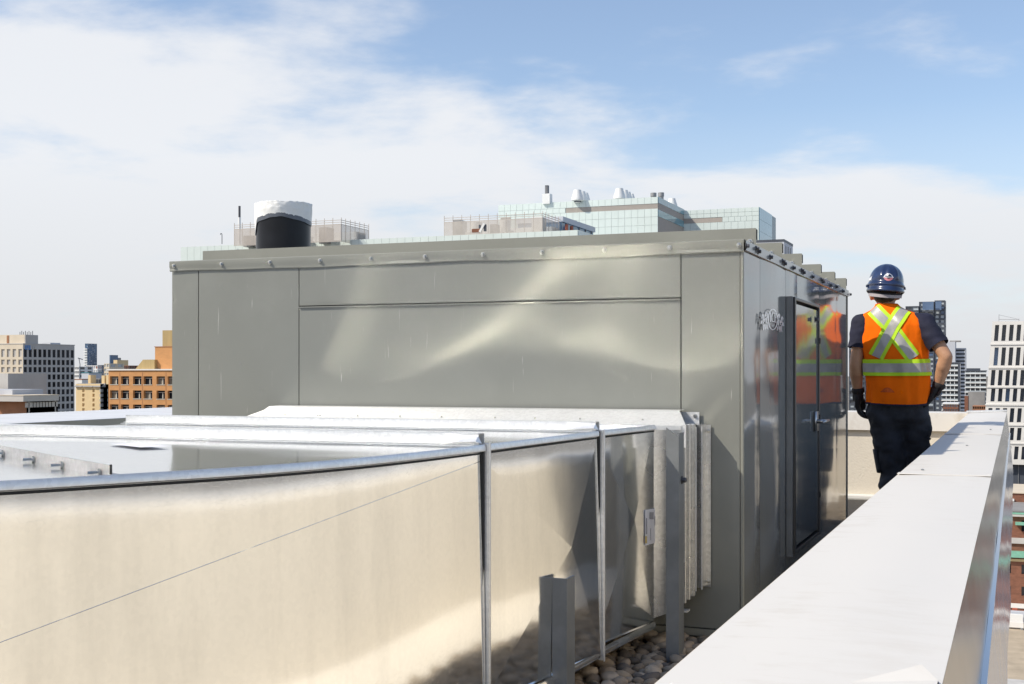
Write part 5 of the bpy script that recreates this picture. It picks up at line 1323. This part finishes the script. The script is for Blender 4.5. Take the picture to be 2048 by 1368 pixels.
# --- towers on the right
dH = 850
def tower_part(par, px0, px1, ytop, d, rows_px, cols, depth, mat, wm, colfill=.8, rowfill=.62):
    x1, yy = at(px1, d); x0 = Xat(px0, yy); zt = zat(ytop, d)
    MB().box(x0, x1 - .6, yy + .6, yy + depth, GZ, zt - .05).build('wall', mat, par)
    n = int((zt - GZ) / (rows_px / F_PX * d)); h = rows_px / F_PX * d
    rr = [(zt - h * (j + .9), zt - h * (j + .9) + h * rowfill) for j in range(n - 1)][::-1]
    facade(par, mat, 'S', x0, yy, even(x1 - x0, cols, (x1 - x0) / cols * colfill), zrows(GZ, zt, rr), .5, wm)
    facade(par, mat, 'E', x1, yy, even(depth, 3, depth / 3 * .5), zrows(GZ, zt, rr[::2]), .5, wm)
    return x0, x1, yy, zt
Hb = thing('tower', 'dark slate high-rise with pale window strips behind the worker', 'tower', (*at(1850, dH + 8), GZ))
tower_part(Hb, 1869, 1890, 600.5, dH, 9.1, 2, 14, M['charcoal'], [M['win_pale'], M['win_pale'], M['win_blue']], .62)
tower_part(Hb, 1838, 1868.5, 603, dH + 2, 9.1, 2, 12, M['charcoal'], [M['win_pale'], M['win_pale'], M['win_blue'], M['win_mid']], .66)
tower_part(Hb, 1811, 1837.5, 612, dH + 4, 9.1, 2, 12, M['charcoal'], [M['win_pale'], M['win_pale'], M['win_mid']], .86)
t1, y1_ = at(1845, dH); MB().box(t1, t1 + 7, y1_ - .3, y1_ - .05, zat(620, dH), zat(604, dH)).build('plant_glazing', M['win_blue'], Hb)
t1, y1_ = at(1871, dH); MB().box(t1, t1 + 3.8, y1_ - .3, y1_ - .05, zat(620, dH), zat(603, dH)).build('plant_glazing', M['win_blue'], Hb)
Mid = thing('tower', 'dark balcony tower seen beside the worker below the vest', 'tower', (*at(1715, 700), GZ))
tower_part(Mid, 1698, 1730, 690, 700, 9.0, 3, 12, M['charcoal'], [M['win_pale'], M['win_mid']], .8)
Ib = thing('tower', 'pale grey windowless slab tower right of the dark high-rise', 'tower', (*at(1905, 780), GZ))
tower_part(Ib, 1911, 1931, 696, 780, 7.2, 1, 14, M['palegrey'], [M['win_mid']], .9, .5)
x1, yy = at(1910.5, 778); x0 = Xat(1888, yy); MB().box(x0, x1, yy, yy + 14, GZ, zat(683.5, 778)).build('blank_wall', M['palegrey'], Ib); MB().box(Xat(1899, yy), x1 + 3, yy + 1, yy + 10, zat(683.5, 778), zat(681, 778)).build('roof_box', M['roofgrey'], Ib)
def balcony_block(label, px0, px1, ytop, d, rows_px, depth, side_dark=True):
    x1, yy = at(px1, d); x0 = Xat(px0, yy); zt = zat(ytop, d); h = rows_px / F_PX * d
    t = thing('apartment_building', label, 'building', ((x0 + x1) / 2, yy + depth / 2, GZ))
    MB().box(x0, x1, yy + 1.2, yy + depth, GZ, zt).build('wall', M['win_mid'], t)
    n = int((zt - GZ) / h)
    for j in range(n):
        z = zt - h * (j + .55)
        MB().box(x0 - .3, x1 + .1, yy - .3, yy + 1.2, z, z + h * .16).build('balcony_slab', M['white_p'], t)
        MB().box(x0, x1, yy - .2, yy - .12, z + h * .16, z + h * .42).build('balcony_glass', M['win_pale'], t)
    MB().box(x0 - .3, x1 + .2, yy - .4, yy + depth, zt, zt + h * .25).build('roof', M['charcoal'], t)
    if side_dark: MB().box(x1 - (x1 - x0) * .09, x1 + .25, yy - .45, yy + 1.1, GZ, zt).build('fin', M['charcoal'], t)
    for k in range(1, 4): MB().box(x0 + (x1 - x0) * k / 4.2 - .15, x0 + (x1 - x0) * k / 4.2 + .15, yy + .2, yy + 1.15, GZ, zt).build('pier', M['white_p'], t)
    return t
balcony_block('white banded balcony tower directly right of the worker', 1884, 1919, 727, 620, 9.9, 12)
jb = balcony_block('low white balcony block left of the white framed building', 1931, 1972, 743, 560, 9.3, 12, False)
x1, yy = at(1960, 566); MB().box(Xat(1933, yy), x1, yy, yy + 6, zat(743, 560) + .5, zat(736.5, 566)).build('plant_room', M['charcoal'], jb)
far_block('warehouse', 'plain dark grey box building below the low balcony block', 'building', 1936, 1969.5, 784, 430, M['roofgrey'], [M['win_mid']], 14)
far_block('house', 'small red brick gable house at the foot of the grey slab', 'house', 1929, 1936, 792, 420, M['dark_brick'], [M['win_mid']], 8)
far_block('house', 'low brown flat block just above the far parapet', 'house', 1945, 1974, 812, 330, M['brown_brick'], [M['win_dark']], 10, 6, 8)
far_block('house', 'low brick and white podium under the balcony tower', 'house', 1886, 1916, 808, 400, M['dark_brick'], [M['win_pale']], 10, 6, 6, roof=M['white_p'])

# --- white framed office building, its end wall leaning inwards towards the top
dG = 250; _, yG = at(1985, dG); xG0t = Xat(1985, yG); xG0b = Xat(1962, yG); zG = zat(643, dG); zGb = zat(928, dG); xG1 = xG0t + 26
Gb = thing('office_building', 'white framed office building with tall dark windows and leaning end wall', 'building', ((xG0b + xG1) / 2, yG + 10, GZ))
def xl_at(z): return xG0t + (xG0b - xG0t) * (zG - z) / (zG - zGb)
rowsG = [(682, 650), (731, 695), (771, 740), (803, 777), (844, 816), (880, 855), (918, 892)]
m_ = MB(); depthG = .7
def xq(u, z): return xl_at(z) + u * (1 + .012 * (zG - z) / 10)
zl = [zG] + [zat(y, dG) for r in rowsG for y in (r[1], r[0])] + [zGb]
pitch, ww = 1.34, .74
for i in range(len(zl) - 1):
    z1, z0 = zl[i], zl[i + 1]
    if i % 2 == 0:
        m_.quad((xl_at(z0), yG, z0), (xG1, yG, z0), (xG1, yG, z1), (xl_at(z1), yG, z1)); continue
    j = i // 2; u = .55 + .25 * (j % 2); k = 0; lo = 0.0
    while u < 24:
        a, b = u, u + ww
        m_.quad((xl_at(z0) + lo, yG, z0), (xl_at(z0) + a, yG, z0), (xl_at(z1) + a, yG, z1), (xl_at(z1) + lo, yG, z1))
        A_, B_, C_, D_ = (xl_at(z0) + a, z0), (xl_at(z0) + b, z0), (xl_at(z1) + b, z1), (xl_at(z1) + a, z1)
        for p, q in ((A_, B_), (B_, C_), (C_, D_), (D_, A_)): m_.quad((p[0], yG, p[1]), (q[0], yG, q[1]), (q[0], yG + depthG, q[1]), (p[0], yG + depthG, p[1]))
        w_ = MB().quad((A_[0], yG + depthG, A_[1]), (B_[0], yG + depthG, B_[1]), (C_[0], yG + depthG, C_[1]), (D_[0], yG + depthG, D_[1]))
        w_.build('window', M['win_blue'] if (k + j) % 4 == (1 if j else 9) and k < 3 else M['win_g'], Gb)
        lo = b; u += pitch; k += 1
    m_.quad((xl_at(z0) + lo, yG, z0), (xG1, yG, z0), (xG1, yG, z1), (xl_at(z1) + lo, yG, z1))
m_.build('facade_frame', M['white_frame'], Gb)
m_ = MB(); m_.v = [(xl_at(zGb), yG, zGb), (xl_at(zG), yG, zG), (xl_at(zG), yG + 20, zG), (xl_at(zGb), yG + 20, zGb), (xG1, yG, zG), (xG1, yG + 20, zG), (xG1, yG, zGb), (xG1, yG + 20, zGb)]
m_.f = [(0, 1, 2, 3), (1, 4, 5, 2), (4, 6, 7, 5), (3, 2, 5, 7), (0, 3, 7, 6)]; m_.build('end_wall', M['white_frame'], Gb)
for j in range(len(rowsG) - 1):
    z = (zat(rowsG[j][0], dG) + zat(rowsG[j + 1][1], dG)) / 2
    MB().box(xl_at(z) - .12, xG1, yG - .16, yG - .01, z - .14, z + .14).build('floor_band', M['white_frame'], Gb)
MB().box(xG0b + 1, xG1 - 1, yG + 1.5, yG + 19, GZ, zGb - .02).build('base_wall', M['charcoal'], Gb)
for k in range(20): MB().box(xG0b + 1.2 + k * 1.4, xG0b + 1.3 + k * 1.4, yG + 1.3, yG + 1.48, GZ, zGb - .1).build('mullion', M['steelgrey'], Gb)
X, Y = at(1998, dG + 4); z = zG
MB().tube([(X, Y, z), (X, Y, zat(627, dG))], .05, 5).tube([(X, Y, zat(637, dG)), (X + 3.7, Y, zat(638, dG))], .05, 5).tube([(X, Y, zat(628, dG)), (X + 3.5, Y, zat(637, dG))], .03, 5).tube([(X + 3.7, Y, z), (X + 3.7, Y, zat(636, dG))], .05, 5).build('roof_crane', M['steelgrey'], Gb)

# --- old brick building below and the lot in front of it
dK = 184; _, yK = at(2020, dK); zK = zat(1030, dK)
K = thing('brick_building', 'old red brown brick building with green copper cornice below the parapet', 'building', (6, yK + 8, GZ))
MB().box(-12, 24, yK + .6, yK + 22, GZ, zK - .2).build('wall', M['dark_brick'], K)
rk = [(zat(1147, dK), zat(1128, dK)), (zat(1190, dK), zat(1172, dK)), (zat(1062, dK), zat(1040, dK))]
facade(K, M['dark_brick'], 'S', -12, yK, even(36, 15, 1.0), zrows(GZ, zK, sorted(rk)), .4, [M['win_mid'], M['win_dark']])
for zz0, zz1, mt, pr_ in ((zat(1032, dK), zK + .4, M['concrete'], .5), (zat(1086, dK), zat(1075, dK), M['concrete'], .35), (zat(1113, dK), zat(1101, dK), M['copper'], .9), (zat(1122, dK), zat(1117, dK), M['cream_brick'], .2), (zat(1215, dK), zat(1206, dK), M['white_frame'], .15)):
    MB().box(-12.1 - pr_ * .3, 24.1 + pr_ * .3, yK - pr_, yK - .003, zz0, zz1).build('cornice', mt, K)
MB().box(-12, 24, yK + .3, yK + 22, zK + .4, zK + .6).build('roof', M['roofgrey'], K); MB().box(-12.3, 24.3, yK - .55, yK - .503, zK + .2, zK + .45).build('copper_edge', M['copper'], K)
MB().box(-4, 20, yK + 14, yK + 30, zK + .6, zat(985, dK + 14)).build('upper_storey', M['dark_brick'], K); MB().box(-4.2, 20.2, yK + 13.8, yK + 30, zat(985, dK + 14), zat(983, dK + 14)).build('upper_cornice', M['cream'], K)
X, _y = at(2041, dK); MB().box(X - .7, X + .7, yK - 1.1, yK - .01, zat(1048, dK), zat(1043, dK)).build('canopy', M['copper'], K)
for px in (2016,): X, _y = at(px, dK + 14); MB().box(X - .5, X + .9, yK + 13.6, yK + 13.98, zK + .7, zat(996, dK + 14)).build('white_door', M['white_p'], K)
lot = sheet('lot', M['lot'], -14, 40, yK - 75, yK - 6, GZ + .02); props(lot, kind='structure')
pv = sheet('pavement', M['concrete'], -14, 40, yK - 5.9, yK - .1, GZ + .10); props(pv, kind='structure')
pv2 = sheet('pavement', M['concrete'], -14, 40, yK - 46, yK - 41, GZ + .03); props(pv2, kind='structure')
for i, (px, d, w, h, mt, lab) in enumerate(((2022, 178, 3.2, 1.1, 'white_p', 'white site barrier nearest the wall on the pavement below'), (2034, 178.5, 2.2, 1.4, 'palegrey', 'grey site box on the pavement below the brick building'), (2027, 174, 2.6, .8, 'white_frame', 'pale kerb block at the edge of the sandy lot'), (2030, 179.5, .7, 1.6, 'pinkred', 'red site pump on the pavement below the brick building'))):
    X, Y = at(px, d); t = thing('site_barrier' if i in (0, 2) else 'site_box', lab, 'barrier' if i in (0, 2) else 'box', (X, Y, GZ))
    MB().box(X - w / 2, X + w / 2, Y, Y + .5, GZ + .25, GZ + .25 + h).build('body', M[mt], t, bevel=.05)
    for s in (-1, 1): MB().box(X + s * w * .4 - .15, X + s * w * .4 + .15, Y - .2, Y + .7, GZ + .02, GZ + .26).build('foot', M['steelgrey'], t)
